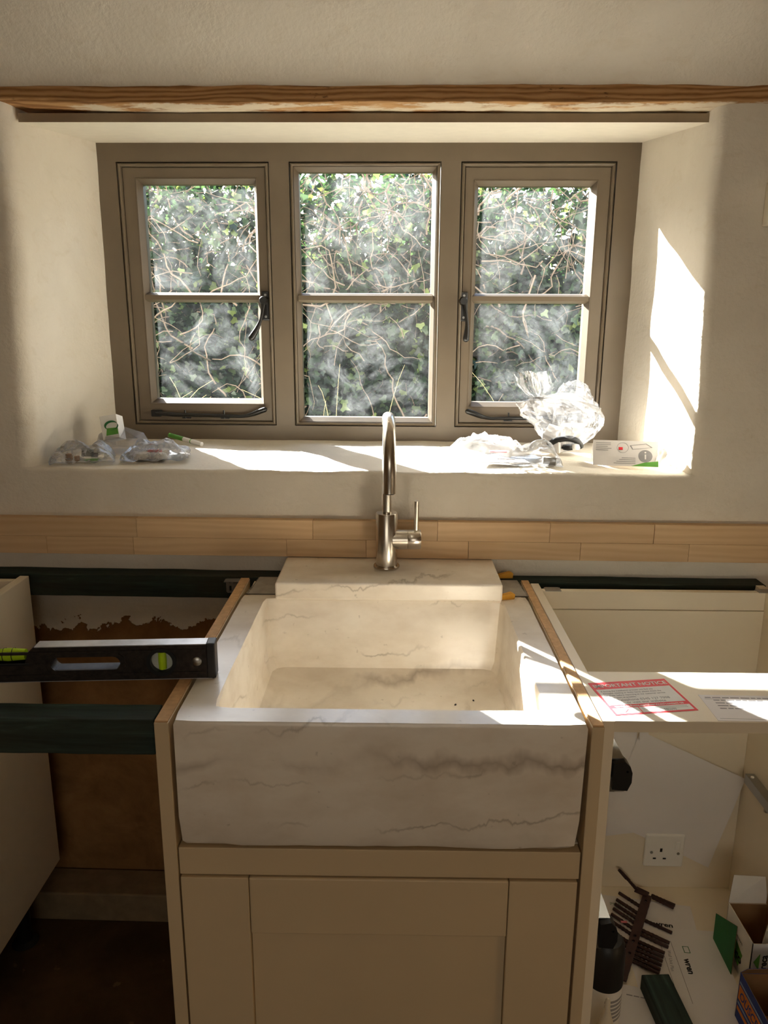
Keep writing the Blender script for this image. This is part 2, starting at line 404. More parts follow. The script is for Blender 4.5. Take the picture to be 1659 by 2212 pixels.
def put_text(name, txt, size, mat, parent, loc, rot=(0, 0, 0), align='LEFT', shear=0, bold=0, sx=1):
    me = text_mesh(txt, size, align, shear, bold)
    o = link(name, me, mat, parent); o.location = loc; o.rotation_euler = rot; o.scale = (sx, 1, 1); return o
def circ(cx, cz, r, n=24, sx=1, sz=1): return [(cx+sx*r*math.cos(2*math.pi*k/n), cz+sz*r*math.sin(2*math.pi*k/n)) for k in range(n)]
def slot(x0, x1, z0, z1, n=8):
    r = (z1-z0)/2; zc = (z0+z1)/2; out = []
    for k in range(n+1): a = -math.pi/2+math.pi*k/n; out.append((x1-r+r*math.cos(a), zc+r*math.sin(a)))
    for k in range(n+1): a = math.pi/2+math.pi*k/n; out.append((x0+r+r*math.cos(a), zc+r*math.sin(a)))
    return out
def bez(p0, p1, p2, p3, n=14):
    p0, p1, p2, p3 = map(Vector, (p0, p1, p2, p3))
    return [p0*(1-t)**3+p1*3*t*(1-t)**2+p2*3*t*t*(1-t)+p3*t**3 for t in [i/n for i in range(n+1)]]
def fbm(p, s, o=4): return noise.fractal(Vector(p)*s, 1.0, 2.0, o, noise_basis='PERLIN_ORIGINAL')

# frame of the window wall: u along the wall, w into it, origin on the wall face
WF = Matrix.Translation((0, 1.685, 0)) @ Matrix.Rotation(rad(-1.0), 4, 'Z')

# ================================================================== SETTING
# ---- window wall with its deep plastered opening
def lerp(a, b, t): return a+(b-a)*t
def wall_back():
    mb = MB(); ZT = 1.90
    path = []
    N = 26
    for i in range(N+1):
        t = i/N; z = lerp(ZT, 1.1225, t); u = lerp(-.793, -.806, t) + .004*math.sin(t*5.0)
        path.append(((u, z), (-1, 0), (lerp(-.772, -.781, t), lerp(ZT, 1.127, t)), .034, (-.88, z)))
    M_ = 44
    for i in range(M_+1):
        t = i/M_; u = lerp(-.806, .654, t); n = (0, -1)
        if i == 0: n = (-1, -1)
        if i == M_: n = (1, -1)
        path.append(((u, 1.1225-.002*t), n, (lerp(-.781, .606, t), 1.127), .010, (lerp(-.88, .74, t), 1.05)))
    for i in range(N+1):
        t = i/N; z = lerp(1.1205, ZT, t); u = lerp(.654, .636, t) + .003*math.sin(t*7)
        path.append(((u, z), (1, 0), (lerp(.606, .607, t), lerp(1.127, ZT, t)), .022, (.74, z)))
    loops = []
    for (F, n, B, r, O) in path:
        L = [Vector((O[0], 0, O[1]))]
        for k in range(7):
            a = math.pi/2*k/6
            off = r*(1-math.sin(a)); w = r*(1-math.cos(a))
            L.append(Vector((F[0]+n[0]*off, w, F[1]+n[1]*off)))
        for k in range(1, 13):
            t = k/12; w = lerp(r, .432, t)
            L.append(Vector((lerp(F[0], B[0], t**1.15), w, lerp(F[1], B[1], t))))
        for j, p in enumerate(L):
            if j in (0,): continue
            fade = min(1, j/3)*(1 if j < 18 else .5)
            d = fbm((p.x, p.y*1.3, p.z), 7, 3)*.0045*fade
            p.x += -n[0]*d; p.z += -n[1]*d
            if j < 7: p.y += fbm((p.x+5, p.y, p.z), 11, 3)*.002*fade
        loops.append(L)
    mb.loops(loops, close=False)
    # plain areas of the wall face around the opening
    def grid(u0, u1, z0, z1, w=0, nu=1, nz=1):
        vs = [(lerp(u0, u1, i/nu), w, lerp(z0, z1, j/nz)) for j in range(nz+1) for i in range(nu+1)]
        fs = [(j*(nu+1)+i, j*(nu+1)+i+1, (j+1)*(nu+1)+i+1, (j+1)*(nu+1)+i) for j in range(nz) for i in range(nu)]
        mb.add(vs, fs)
    grid(-2.3, -.88, 0, ZT); grid(.74, 1.8, 0, ZT); grid(-.88, .74, 0, 1.05)
    grid(-.88, -.88+1e-4, 1.05, ZT); grid(.74, .7401, 1.05, ZT)
    # wall above the beam, its lower edge lapping the timber unevenly
    n = 140; rows = []
    for i in range(n+1):
        u = lerp(-2.3, 1.8, i/n)
        ze = 1.9015 + .0035*fbm((u, 3, 0), 5, 3) + .0015*fbm((u, 9, 0), 30, 2) - .004*max(0, u-.2)
        rows.append([Vector((u, .02, ze)), Vector((u, -.004, ze)), Vector((u, -.008, ze+.006)), Vector((u, -.014, ze+.018)), Vector((u, -.030, 1.945)), Vector((u, -.075, 1.995)), Vector((u, -.42, 2.37))])
    mb.loops(rows, close=False)
    # outer leaf of the wall round the window
    mb.box(-2.3, -.772, .434, .52, 0, 2.45); mb.box(.604, 1.8, .434, .52, 0, 2.45)
    mb.box(-.78, .61, .434, .52, 0, 1.124); mb.box(-.78, .61, .434, .52, 1.884, 2.45)
    o = mb.build('wall_back', 'wall', smooth='auto', mw=WF)
    return struct(o, 'cream plastered wall with a deep window opening')
wall_back()

b = MB().box(-2.0, 1.75, -2.6, 2.15, -.05, 0); struct(b.build('floor', 'floor'), 'dark bare concrete floor')
b = MB().box(-2.0, 1.75, -2.6, 1.9, 2.35, 2.42); struct(b.build('ceiling', 'room'), 'plastered ceiling')
b = MB().box(-2.05, -1.98, -2.6, 2.1, 0, 2.4); struct(b.build('wall_left', 'rear'), 'plastered side wall')
b = MB().box(1.5, 1.57, -2.6, 2.1, 0, 2.4); struct(b.build('wall_right', 'rear'), 'plastered side wall')
b = MB().box(-2.05, -.95, -2.62, -2.5, 0, 2.4).box(.85, 1.57, -2.62, -2.5, 0, 2.4).box(-.95, .85, -2.62, -2.5, 0, 1.0).box(-.95, .85, -2.62, -2.5, 2.1, 2.4)
struct(b.build('wall_front', 'rear'), 'plastered wall behind the viewer with an added opening')
struct(MB().box(-.95, .85, -2.60, -2.57, 1.0, 2.1).build('rear_cream_panel', 'soffit'), 'added cream panel behind the viewer, standing in for a window')  # invented window, only a closed panel backing the added fill lamp

# ---- exposed lintel beam
def beam():
    mb = MB(); n = 160; L = []
    for i in range(n+1):
        u = lerp(-1.95, 1.45, i/n)
        zb = 1.8655 + .012*max(0, min(1, (-u-.55)/.3)) + .0022*fbm((u, 1, 0), 4, 3) + .0010*fbm((u, 1, 5), 22, 2) - .003*max(0, u)
        f = -.003+.002*fbm((u, 2, 0), 6, 3)
        zm = 1.885+.004*fbm((u, 7, 0), 3)
        L.append([Vector((u, .10, zb+.001)), Vector((u, .03, zb)), Vector((u, f+.006, zb+.0012)), Vector((u, f, zb+.006)),
                  Vector((u, f-.002+.0015*fbm((u, 4, 0), 14), zm)), Vector((u, f+.001, 1.9)), Vector((u, f+.004, 1.916)), Vector((u, .10, 1.916))])
    mb.loops(L, close=True, cap0=True, cap1=True)
    o = mb.build('lintel_beam', 'beam', smooth='auto', mw=WF)
    tag(o, 'rough brown timber lintel beam running across the wall above the window', 'beam')
beam()
b = MB().hexa([(-.79, .046, 1.8475), (.64, .046, 1.8435), (.64, .43, 1.886), (-.79, .43, 1.888), (-.79, .046, 1.8645), (.64, .046, 1.8605), (.64, .43, 1.915), (-.79, .43, 1.915)])
o = b.build('soffit_board', 'soffit', mw=WF)
MB().hexa([(-.79, .0452, 1.8475), (.64, .0452, 1.8435), (.64, .0459, 1.8435), (-.79, .0459, 1.8475), (-.79, .0452, 1.8645), (.64, .0452, 1.8605), (.64, .0459, 1.8605), (-.79, .0459, 1.8645)]).build('front_edge', 'edge', o)  # thin strip over the board's front edge, darker taupe than the board
tag(o, 'cream painted soffit board sloping under the beam at the window head', 'board')

# ---- window
WIN = Matrix.Translation((0, 2.115, 1.123)) @ Matrix.Rotation(rad(-1.0), 4, 'Z') @ Matrix.Rotation(rad(.8), 4, 'X')
win = bpy.data.objects.new('window_1', None); COL.objects.link(win); win.matrix_world = WIN
struct(win, 'taupe painted three-light timber window with two side casements')
def rects(mb, rr, cap=False):
    mb.loops([[Vector((a, y, c)), Vector((b_, y, c)), Vector((b_, y, d)), Vector((a, y, d))] for a, b_, c, d, y in rr], close=True)
def inset(r, k, y): return (r[0]+k, r[1]-k, r[2]+k, r[3]-k, y)
def pbox(name, mat, parent, *dims, bevel=0, label=None):
    o = MB().box(*dims).build(name, mat, parent, bevel=bevel)
    if label: o['label'] = label
    return o
GL, GM, GR = (-.718, -.324, .044, .719), (-.273, .116, .044, .719), (.166, .558, .044, .719)
# outer frame members, each its own piece
pbox('head', 'frame', win, -.79, .62, 0, .07, .719, .775); pbox('cill', 'frame', win, -.79, .62, 0, .07, -.01, .044)
pbox('jamb', 'frame', win, -.79, -.718, .0003, .07, .044, .719); pbox('jamb', 'frame', win, .558, .62, .0003, .07, .044, .719)
pbox('mullion', 'frame', win, -.324, -.273, .0003, .07, .044, .719); pbox('mullion', 'frame', win, .116, .166, .0003, .07, .044, .719)
for g in (GL, GM, GR):
    mb = MB(); rects(mb, [inset(g, .0022, .05), inset(g, .0022, .003), inset(g, .0035, 0), inset(g, .0065, -.0022), inset(g, .0095, -.0005), inset(g, .011, .004), inset(g, .0115, .03), inset(g, .0115, .05)])
    mb.build('bead', 'frame', win, smooth='auto')
def pane(parent, u0, u1, v0, v1, y):
    mb = MB().box(-(u1-u0)/2, (u1-u0)/2, -.002, .002, -(v1-v0)/2, (v1-v0)/2)
    o = mb.build('pane', 'pane', parent); o.location = ((u0+u1)/2, y, (v0+v1)/2); o['label'] = 'smeared glass pane'
def bar(parent, u0, u1, y0):
    mb = MB(); P = [(.372, y0+.026), (.3735, y0+.012), (.379, y0), (.391, y0), (.3965, y0+.012), (.398, y0+.026)]
    mb.loops([[Vector((u, y, z)) for z, y in P] for u in (u0, u1)], close=True, cap0=True, cap1=True)
    mb.build('glazing_bar', 'frame', parent)
def light(parent, op, y0, dp=.020, bw=.012):
    a = (op[0]+bw, op[1]-bw, op[2]+bw, op[3]-bw)
    pane(parent, a[0]-.004, a[1]+.004, a[2]-.004, .376, y0+dp+.003); pane(parent, a[0]-.004, a[1]+.004, .394, a[3]+.004, y0+dp+.003)
    bar(parent, op[0]+.004, op[1]-.004, y0+.002)
# centre fixed light
fx = thing('fixed_light', 'fixed centre light', None, mw=WIN); del fx['label']
fx.parent = win; fx.matrix_parent_inverse = Matrix(); fx.matrix_basis = Matrix()
mb = MB(); op = inset(GM, .0118, 0)[:4]
rects(mb, [inset(op, 0, .05), inset(op, 0, .003), inset(op, .010, .023), inset(op, .010, .045)]); mb.build('glazing_rebate', 'frame', fx)
light(fx, op, .003, .020, .010)
def casement(g, op, side):
    c = bpy.data.objects.new('casement', None); COL.objects.link(c); c.parent = win
    out = inset(g, .0122, 0)[:4]; y = .007
    mb = MB(); bw = .013
    rects(mb, [out+(.05,), out+(y+.001,), inset(out, .001, y), op+(y,), (op[0]+.001, op[1]-.001, op[2]+.001, op[3]-.001, y-.0015), inset(op, .003, y-.0015), inset(op, bw, y+.021), inset(op, bw, .05)])
    mb.build('sash', 'frame', c)
    light(c, op, y, .021, bw)
    pu = (op[1]+.012) if side == 'L' else (op[0]-.017)
    # handle: back plate, boss and a tapering tail lever
    pbox('handle_plate', 'blackmetal', c, pu-.010, pu+.010, y-.007, y, .326, .402, bevel=.003)
    mb = MB().lathe([(.009, -.034), (.0105, -.030), (.0105, -.012), (.012, -.007)], (pu-.002, 0, .378), 20, 'y')
    mb.v = [(x, yy+y, z) for x, yy, z in mb.v]
    s = -1 if side == 'L' else 1
    pts = bez((pu-.002, -.026+y, .378), (pu+.004*s, -.036+y, .345), (pu+(.012 if side == 'R' else .004*s), -.034+y, .325), (pu+(.034*s if side == 'L' else .006), -.036+y, .283), 16)
    rr = [.0062-.0022*math.sin(min(1, i/9)*math.pi*.5)+(.0050*max(0, (i-8)/8)**1.4) for i in range(17)]; rr[-1] *= .97; dd = (pts[-1]-pts[-2]).normalized(); rl = rr[-1]
    for q in (.35, .62, .82, .95, 1.0): pts.append(pts[16]+dd*rl*q*1.15); rr.append(max(.0004, rl*math.sqrt(max(0, 1-q*q))))
    mb.tube(pts, rr, 12); mb.build('handle', 'blackmetal', c, smooth='auto')
    for dz in (.392, .336): MB().lathe([(.0032, -.0085), (.0032, -.006)], (pu, y, dz), 12, 'y').build('screw', 'zinc', c)
    # casement stay along the bottom rail
    u0, u1 = op[0]+.004, op[1]+.002
    if side == 'R': u0, u1 = op[1]-.005, op[0]+.001
    d = 1 if u1 > u0 else -1; vz = g[2]+.029
    mb = MB(); P = [Vector((u0+d*.012, y-.012, vz+.004)), Vector((u0+d*.06, y-.014, vz)), Vector((u1-d*.085, y-.014, vz-.003))]+bez((u1-d*.08, y-.014, vz-.003), (u1-d*.05, y-.016, vz-.006), (u1-d*.03, y-.018, vz+.006), (u1, y-.020, vz+.016), 8)[1:]
    R_ = [.006, .0058, .0045]+[.0045, .0045, .005, .0058, .0066, .0072, .0074, .0072]; dd = (P[-1]-P[-2]).normalized(); pe = P[-1].copy()
    for q in (.4, .7, .9, 1.0): P.append(pe+dd*.0075*q); R_.append(max(.0004, .0072*math.sqrt(max(0, 1-q*q))))
    mb.tube(P, R_, 10); mb.build('stay', 'blackmetal', c, smooth='auto')
    a, b_ = sorted((u0, u0+d*.028)); pbox('stay_bracket', 'blackmetal', c, a, b_, y-.016, y, vz-.006, vz+.012, bevel=.002)
    for f in (.30, .64):
        uu = lerp(u0, u1, f); MB().box(uu-.012, uu+.012, y-.004, y, vz-.012, vz-.006).tube([(uu, y-.004, vz-.009), (uu, y-.014, vz-.009), (uu, y-.014, vz+.013)], .0024, 8).build('stay_pin', 'blackmetal', c, smooth='auto')
casement(GL, (-.674, -.356, .100, .682), 'L')
casement(GR, (.200, .516, .097, .677), 'R')

# ---- outside: ground, hedge, dry grass
b = MB().box(-14, 14, 2.23, 24, .5, .62); struct(b.build('ground', 'ground'), 'rough grassy ground outside the window')
def hedge():
    t = thing('ivy_hedge', 'dense ivy-covered hedge with bare twigs outside the window', 'hedge', (0, 4.35, .62))
    rng = np.random.default_rng(3)
    # leaves
    def leaves(n, name, xr, zr, y0, y1, size, keep):
        x = rng.uniform(*xr, n); z = rng.uniform(*zr, n); y = rng.uniform(y0, y1, n)
        bul = .10*np.sin(x*3.1+1)+.08*np.sin(z*5+x*2)
        y = y+bul
        k = rng.uniform(0, 1, n) < keep(x, z); x, y, z = x[k], y[k], z[k]; n = len(x)
        s = rng.uniform(size[0], size[1], n)
        base = np.array([[0, 0, 0], [-.42, -.08, .06], [-.52, .28, .10], [-.22, .45, .06], [0, 1, -.08], [.22, .45, .06], [.52, .28, .10], [.42, -.08, .06], [0, .35, 0]])
        tri = np.array([[8, 0, 1], [8, 1, 2], [8, 2, 3], [8, 3, 4], [8, 4, 5], [8, 5, 6], [8, 6, 7], [8, 7, 0]])
        yaw = rng.normal(0, .8, n); pit = rng.normal(-.5, .5, n); rol = rng.normal(math.pi, 1.0, n)
        # leaf plane normal starts +Z in leaf space; turn it to face -Y (the house), hanging down
        cy, sy = np.cos(rol), np.sin(rol)
        V = base[None]*s[:, None, None]
        X, Y, Z = V[..., 0], V[..., 1], V[..., 2]
        X1 = X*cy[:, None]-Y*sy[:, None]; Y1 = X*sy[:, None]+Y*cy[:, None]; Z1 = Z
        cp, sp = np.cos(pit)[:, None], np.sin(pit)[:, None]
        a, b2 = Y1, -Z1                       # up component, depth component
        up = a*cp-b2*sp; dp = a*sp+b2*cp
        cw, sw = np.cos(yaw)[:, None], np.sin(yaw)[:, None]
        PX = X1*cw-dp*sw+x[:, None]; PY = X1*sw+dp*cw+y[:, None]; PZ = up+z[:, None]
        verts = np.stack([PX, PY, PZ], -1).reshape(-1, 3).astype(np.float32)
        faces = (tri[None]+(np.arange(n)*9)[:, None, None]).reshape(-1).astype(np.int32)
        me = bpy.data.meshes.new(name); me.vertices.add(len(verts)); me.vertices.foreach_set('co', verts.ravel())
        me.loops.add(len(faces)); me.loops.foreach_set('vertex_index', faces)
        nf = len(faces)//3; me.polygons.add(nf); me.polygons.foreach_set('loop_start', np.arange(nf, dtype=np.int32)*3)
        me.update(); me.validate()
        o = link(name, me, 'leaf', t, kind='stuff'); o['label'] = 'small ivy leaves'; return o
    dens = lambda x, z: np.clip(1.15-(z-.55)*.78+.25*np.sin(x*4)*np.sin(z*6), .16, 1)
    leaves(46000, 'ivy_leaves', (-3.4, 3.4), (-.05, 1.66), -.34, .10, (.030, .054), dens)
    leaves(26000, 'rear_leaves', (-3.4, 3.4), (-.05, 1.70), .10, .6, (.045, .08), lambda x, z: np.clip(1.3-(z-.3)*.72, .14, 1))
    # twigs: wandering, mostly bare and pale towards the top
    mb = MB()
    for i in range(1500):
        x = random.uniform(-2.6, 2.6); z = random.choice((random.uniform(.0, 1.5), random.uniform(.85, 1.5), random.uniform(.9, 1.55))); y = random.choice((random.uniform(-.42, -.2), random.uniform(-.2, .5)))
        d = Vector((random.gauss(0, .8), random.gauss(0, .12), random.gauss(.25, .8))).normalized()
        n = random.randint(6, 13); p = Vector((x, y+.10*math.sin(x*3.1+1), z)); P = [p.copy()]
        for k in range(n):
            d = (d+Vector((random.gauss(0, .38), random.gauss(0, .12), random.gauss(0, .38)))).normalized(); p = p+d*.045
            p.z = max(.0, min(1.62, p.z)); P.append(p.copy())
        r0 = random.choice((.0022, .003, .003, .0042, .006))
        mb.tube(P, [r0*(1-.6*k/n) for k in range(n+1)], 5, caps=False)
    o = mb.build('bare_twigs', 'twig', t, smooth=True, fixn=False, kind='stuff'); o['label'] = 'tangled bare brown vine stems'
    # opaque heart of the hedge, ragged at the top
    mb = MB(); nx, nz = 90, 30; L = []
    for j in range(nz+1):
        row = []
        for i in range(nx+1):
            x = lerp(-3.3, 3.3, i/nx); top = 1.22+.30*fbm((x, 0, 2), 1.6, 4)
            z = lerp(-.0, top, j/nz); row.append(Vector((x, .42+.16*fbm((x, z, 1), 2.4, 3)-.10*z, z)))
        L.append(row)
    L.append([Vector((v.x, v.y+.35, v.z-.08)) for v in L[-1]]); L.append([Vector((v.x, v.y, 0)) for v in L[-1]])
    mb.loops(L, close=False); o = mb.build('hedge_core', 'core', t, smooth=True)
hedge()
def grass(name, x, y, n, seed, label, spread):
    r = random.Random(seed); t = thing(name, label, 'grass', (x, y, .62), group='dry grass tufts outside the window')
    for i in range(n):
        a = r.gauss(0, .35); h = r.uniform(.42, .72); bx = r.uniform(-spread, spread); by = r.uniform(-.08, .08)
        P = bez((bx, by, -.01), (bx+.2*h*a, by, .4*h), (bx+.6*h*a, by-.02, .8*h), (bx+1.1*h*a, by-.04, h*r.uniform(.8, 1.0)), 8)
        MB().tube(P, [.0022*(1-.75*k/8) for k in range(9)], 5).build('stalk', 'straw', t, smooth=True, fixn=False)
grass('dry_grass', -.92, 2.9, 16, 1, 'dry straw-coloured grass stalks beyond the left casement', .3)
grass('dry_grass', -.22, 2.9, 13, 2, 'dry straw-coloured grass stalks beyond the centre pane', .22)
grass('dry_grass', .42, 3.1, 7, 5, 'sparse dry grass stalks beyond the right casement', .2)

# ---- solid wood upstand made of jointed staves
up = thing('wood_upstand', 'pale oak upstand of jointed staves fixed along the wall below the sill', 'upstand', mw=WF)
def stave(u0, u1, z0, z1):
    c = MB().box(-(u1-u0)/2+.0003, (u1-u0)/2-.0003, -.010, .010, -(z1-z0)/2+.0002, (z1-z0)/2-.0002).build('stave', 'stave', up, bevel=.0004, seg=1)
    c.location = ((u0+u1)/2, -.0105, (z0+z1)/2)
ZA, ZM, ZB = .927, .9685, 1.0125
for a, b_ in zip([-1.35, -.91, -.58, -.18, .10, .35, .58, .86, 1.15], [-.91, -.58, -.18, .10, .35, .58, .86, 1.15, 1.42]): stave(a, b_, ZM, ZB)
for a, b_ in zip([-1.35, -.79, -.59, -.24, -.06, .17, .42, .66, 1.0], [-.79, -.59, -.24, -.06, .17, .42, .66, 1.0, 1.42]): stave(a, b_, ZA, ZM)

# ---- edge of a pale box hung high on the wall, just entering the frame
o = MB().box(0, .22, -.030, 0, 0, .085).build('wall_box', 'soffit', bevel=.003)
o.matrix_world = WF @ Matrix.Translation((.746, -.001, 1.637)); tag(o, 'pale box on the wall high at the right edge of the view', 'wall box')
# ---- treated timber battens
def timber(name, mw, loc, half, label, rough=.0015, n=30, ends=True):
    mb = MB(); L = []
    for i in range(n+1):
        x = lerp(-half[0], half[0], i/n); row = []
        for sy, sz in ((-1, -1), (1, -1), (1, 1), (-1, 1)):
            row.append(Vector((x, sy*half[1]+rough*fbm((x, sy, sz), 9, 3), sz*half[2]+rough*fbm((x, sy+3, sz), 9, 3))))
        L.append(row)
    mb.loops(L, close=True, cap0=True, cap1=True)
    o = mb.build(name, 'treated', bevel=.002)
    o.matrix_world = (mw if mw is not None else Matrix()) @ Matrix.Translation(loc)
    tag(o, label, 'timber'); return o
timber('timber_batten', WF, (-.79, -.026, .862), (.58, .0245, .026), 'dark green timber batten on the wall left of the sink')
timber('timber_batten', WF, (.535, -.0265, .858), (.29, .0255, .026), 'dark green timber batten on the wall right of the sink')
timber('timber_rail', None, (-.5815, 1.022, .858), (.239, .024, .028), 'dark green timber rail bridging the open gap at the front left')
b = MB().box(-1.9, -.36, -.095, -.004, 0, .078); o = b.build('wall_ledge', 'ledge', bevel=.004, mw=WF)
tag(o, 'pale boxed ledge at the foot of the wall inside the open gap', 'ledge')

# ================================================================== SINK AND UNITS
def sink():
    t = thing('marble_sink', 'white veined marble butler sink with an open basin', 'sink', (-.016, 1.257, .684))
    # outer block with basin, chipped very slightly along its arrises
    X0, X1, Y0, Y1, Z0, Z1 = -.2985, .2975, -.268, .265, 0, .205
    def ring(x0, x1, y0, y1, z, r=.0, n=10, wob=0):
        pts = []
        for (ax, ay, bx, by) in ((x0, y0, x1, y0), (x1, y0, x1, y1), (x1, y1, x0, y1), (x0, y1, x0, y0)):
            for i in range(n*2):
                f = i/(n*2); x, y = lerp(ax, bx, f), lerp(ay, by, f)
                # rounded plan corners
                if r:
                    cx = min(max(x, x0+r), x1-r); cy = min(max(y, y0+r), y1-r)
                    dx, dy = x-cx, y-cy
                    if abs(dx) > 1e-9 and abs(dy) > 1e-9:
                        q = math.hypot(dx, dy); x, y = cx+dx/q*r, cy+dy/q*r
                w = wob*fbm((x*1.0, y, z*3), 18, 3)
                pts.append(Vector((x+w, y+w, z+w*.6)))
        return pts
    mb = MB()
    L = [ring(X0+.006, X1-.012, Y0+.006, Y1-.006, Z0, .012, wob=.002), ring(X0+.002, X1-.006, Y0+.001, Y1, Z0+.008, .010, wob=.002),
         ring(X0, X1-.003, Y0, Y1, Z0+.05, .008, wob=.0012), ring(X0, X1, Y0, Y1, Z1-.006, .008, wob=.0008), ring(X0+.003, X1-.003, Y0+.003, Y1-.003, Z1, .008, wob=.0006)]
    ix0, ix1, iy0, iy1 = -.245, .241, -.222, .240
    L += [ring(ix0-.003, ix1+.003, iy0-.003, iy1+.003, Z1, .012, wob=.0006), ring(ix0, ix1, iy0, iy1, Z1-.004, .012, wob=.0012),
          ring(ix0+.008, ix1-.006, iy0+.008, iy1-.006, .075, .02, wob=.0012), ring(ix0+.014, ix1-.012, iy0+.014, iy1-.012, .058, .024), ring(ix0+.03, ix1-.03, iy0+.03, iy1-.03, .0505, .03),
          ring(-.06, .06, -.06, .06, .046, .03)]
    mb.loops(L, close=True, cap0=True, cap1=True)
    mb.build('basin_block', 'marble', t, smooth='auto')
    mb = MB().lathe([(.034, .0462), (.034, .0475), (.028, .0475), (.024, .0463)], (0, .05, 0), 32)
    return t
sink()
# loose crumbs lying in the basin
r = random.Random(4)
for i in range(11):
    x, y, s = r.uniform(-.16, .18), r.uniform(1.09, 1.40), r.uniform(.0012, .0026)
    o = MB().lathe([(s*.2, 0), (s, s*.5), (s*.7, s*1.1), (s*.1, s*1.3)], (0, 0, 0), 6).build('stone_crumb', 'dark' if i % 3 else 'white')
    o.location = (x, y, .7345); o.rotation_euler = (0, 0, r.uniform(0, 6)); o.scale = (1.6, 1, 1)
    tag(o, 'tiny crumb of grit on the floor of the marble basin', 'grit', 'grit in the sink basin')
def slab():
    mb = MB().box(-.241, .225, 1.489, 1.672, .8895, .926)
    o = mb.build('marble_slab', 'marble', bevel=.004, seg=3); tag(o, 'flat marble tap slab set across the back of the sink', 'slab')
slab()

def end_panel(x0, x1, label):
    t = thing('end_panel', label, 'panel', ((x0+x1)/2, 1.31, 0), group='end panels flanking the sink')
    h = (x1-x0)/2
    MB().box(-h, h, -.32, .32, .0, .8865).build('board', 'panel', t, bevel=.0012)
    MB().box(-h+.0012, h-.0012, -.3185, .3185, .8866, .8892).build('raw_edge', 'mdf', t)
    return t
end_panel(-.3395, -.3185, 'tall pale end panel with a raw brown top edge, left of the sink')
end_panel(.2845, .3025, 'tall pale end panel with a raw brown top edge, right of the sink')

def sink_cabinet():
    t = thing('sink_cabinet', 'pale shaker base cabinet under the marble sink', 'cabinet', (-.017, 1.27, 0))
    MB().box(-.3, .3, -.255, .255, .14, .158).box(-.3, -.282, -.255, .255, .158, .68).box(.282, .3, -.255, .255, .158, .68).box(-.282, .282, .24, .255, .158, .68).build('carcass', 'carcass', t)
    MB().box(-.3, .2995, -.277, -.257, .6335, .6795).build('top_rail', 'panel', t, bevel=.0012)
    MB().box(-.29, .29, .275, .352, .84, .884).build('back_rail', 'carcass', t)
    MB().box(-.29, .29, -.20, -.185, 0, .14).build('plinth', 'panel', t)
    d = bpy.data.objects.new('door', None); COL.objects.link(d); d.parent = t; d.location = (0, -.281, .145)
    W, H = .2985, .486
    MB().box(-W, -.1965, 0, .02, 0, H).build('stile', 'panel', d, bevel=.0014); MB().box(.1955, W-.0015, 0, .02, 0, H).build('stile', 'panel', d, bevel=.0014)
    MB().box(-.1958, .1948, .0006, .02, H-.1, H).build('rail', 'panel', d, bevel=.0028); MB().box(-.1958, .1948, .0006, .02, 0, .1).build('rail', 'panel', d, bevel=.0014)
    MB().box(-.1958, .1948, .010, .016, .1, H-.1).build('door_panel', 'panel', d)
sink_cabinet()

def right_cabinet():
    t = thing('open_cabinet', 'white open-topped base cabinet right of the sink with its doors and drawers missing', 'cabinet', (.56, 1.29, 0))
    y0, y1 = -.282, .325
    MB().box(-.256, -.238, y0, y1, .145, .887).build('side_panel', 'carcass', t, bevel=.0008)
    MB().box(.238, .256, y0, y1, .145, .887).build('side_panel', 'carcass', t, bevel=.0008)
    MB().box(-.2378, .2378, y0+.002, y1, .135, .152).build('bottom_panel', 'carcass', t, bevel=.0008)
    MB().box(-.2378, .2378, y0+.001, y0+.164, .869, .887).build('front_rail', 'carcass', t, bevel=.0008)
    MB().box(-.2378, .2378, .275, .291, .8465, .887).build('back_rail', 'carcass', t, bevel=.0008)
    MB().box(-.2378, .2378, .2735, .290, .1522, .8452).build('back_panel', 'carcass', t, bevel=.0008)
    for x in (-.2, .2):
        for y in (-.2, .27): MB().lathe([(.02, 0), (.026, .004), (.016, .012), (.016, .125), (.03, .13), (.03, .145)], (x, y, 0), 20).build('leg', 'blackplastic', t, smooth='auto')
    # hinge dowel dots drilled in the far side panel
    for y, z in ((.05, .40), (.03, .36)): MB().lathe([(.0025, -.0006), (.0025, .0006)], (.2376, y, z), 10, 'x').build('shelf_hole', 'dark', t)
right_cabinet()
def left_cabinet():
    t = thing('base_cabinet', 'pale base cabinet seen end-on at the left edge', 'cabinet', (-1.07, 1.31, 0))
    y0, y1 = -.31, .325
    MB().box(.232, .252, y0, y1, .15, .8875).build('side_panel', 'carcass', t, bevel=.001)
    MB().box(-.25, -.232, y0, y1, .15, .8875).build('side_panel', 'carcass', t, bevel=.001)
    MB().box(-.2318, .2318, y0, y1, .15, .168).build('bottom_panel', 'carcass', t)
    MB().box(-.2318, .2318, .285, .303, .168, .8875).build('back_panel', 'carcass', t)
    MB().box(-.2318, .2318, y0, y0+.10, .8695, .8875).build('front_rail', 'carcass', t)
    for x in (-.2, .2):
        for y in (-.24, .22): MB().lathe([(.022, 0), (.03, .004), (.017, .012), (.017, .125), (.034, .13), (.034, .15)], (x, y, 0), 20).build('leg', 'blackplastic', t, smooth='auto')
left_cabinet()

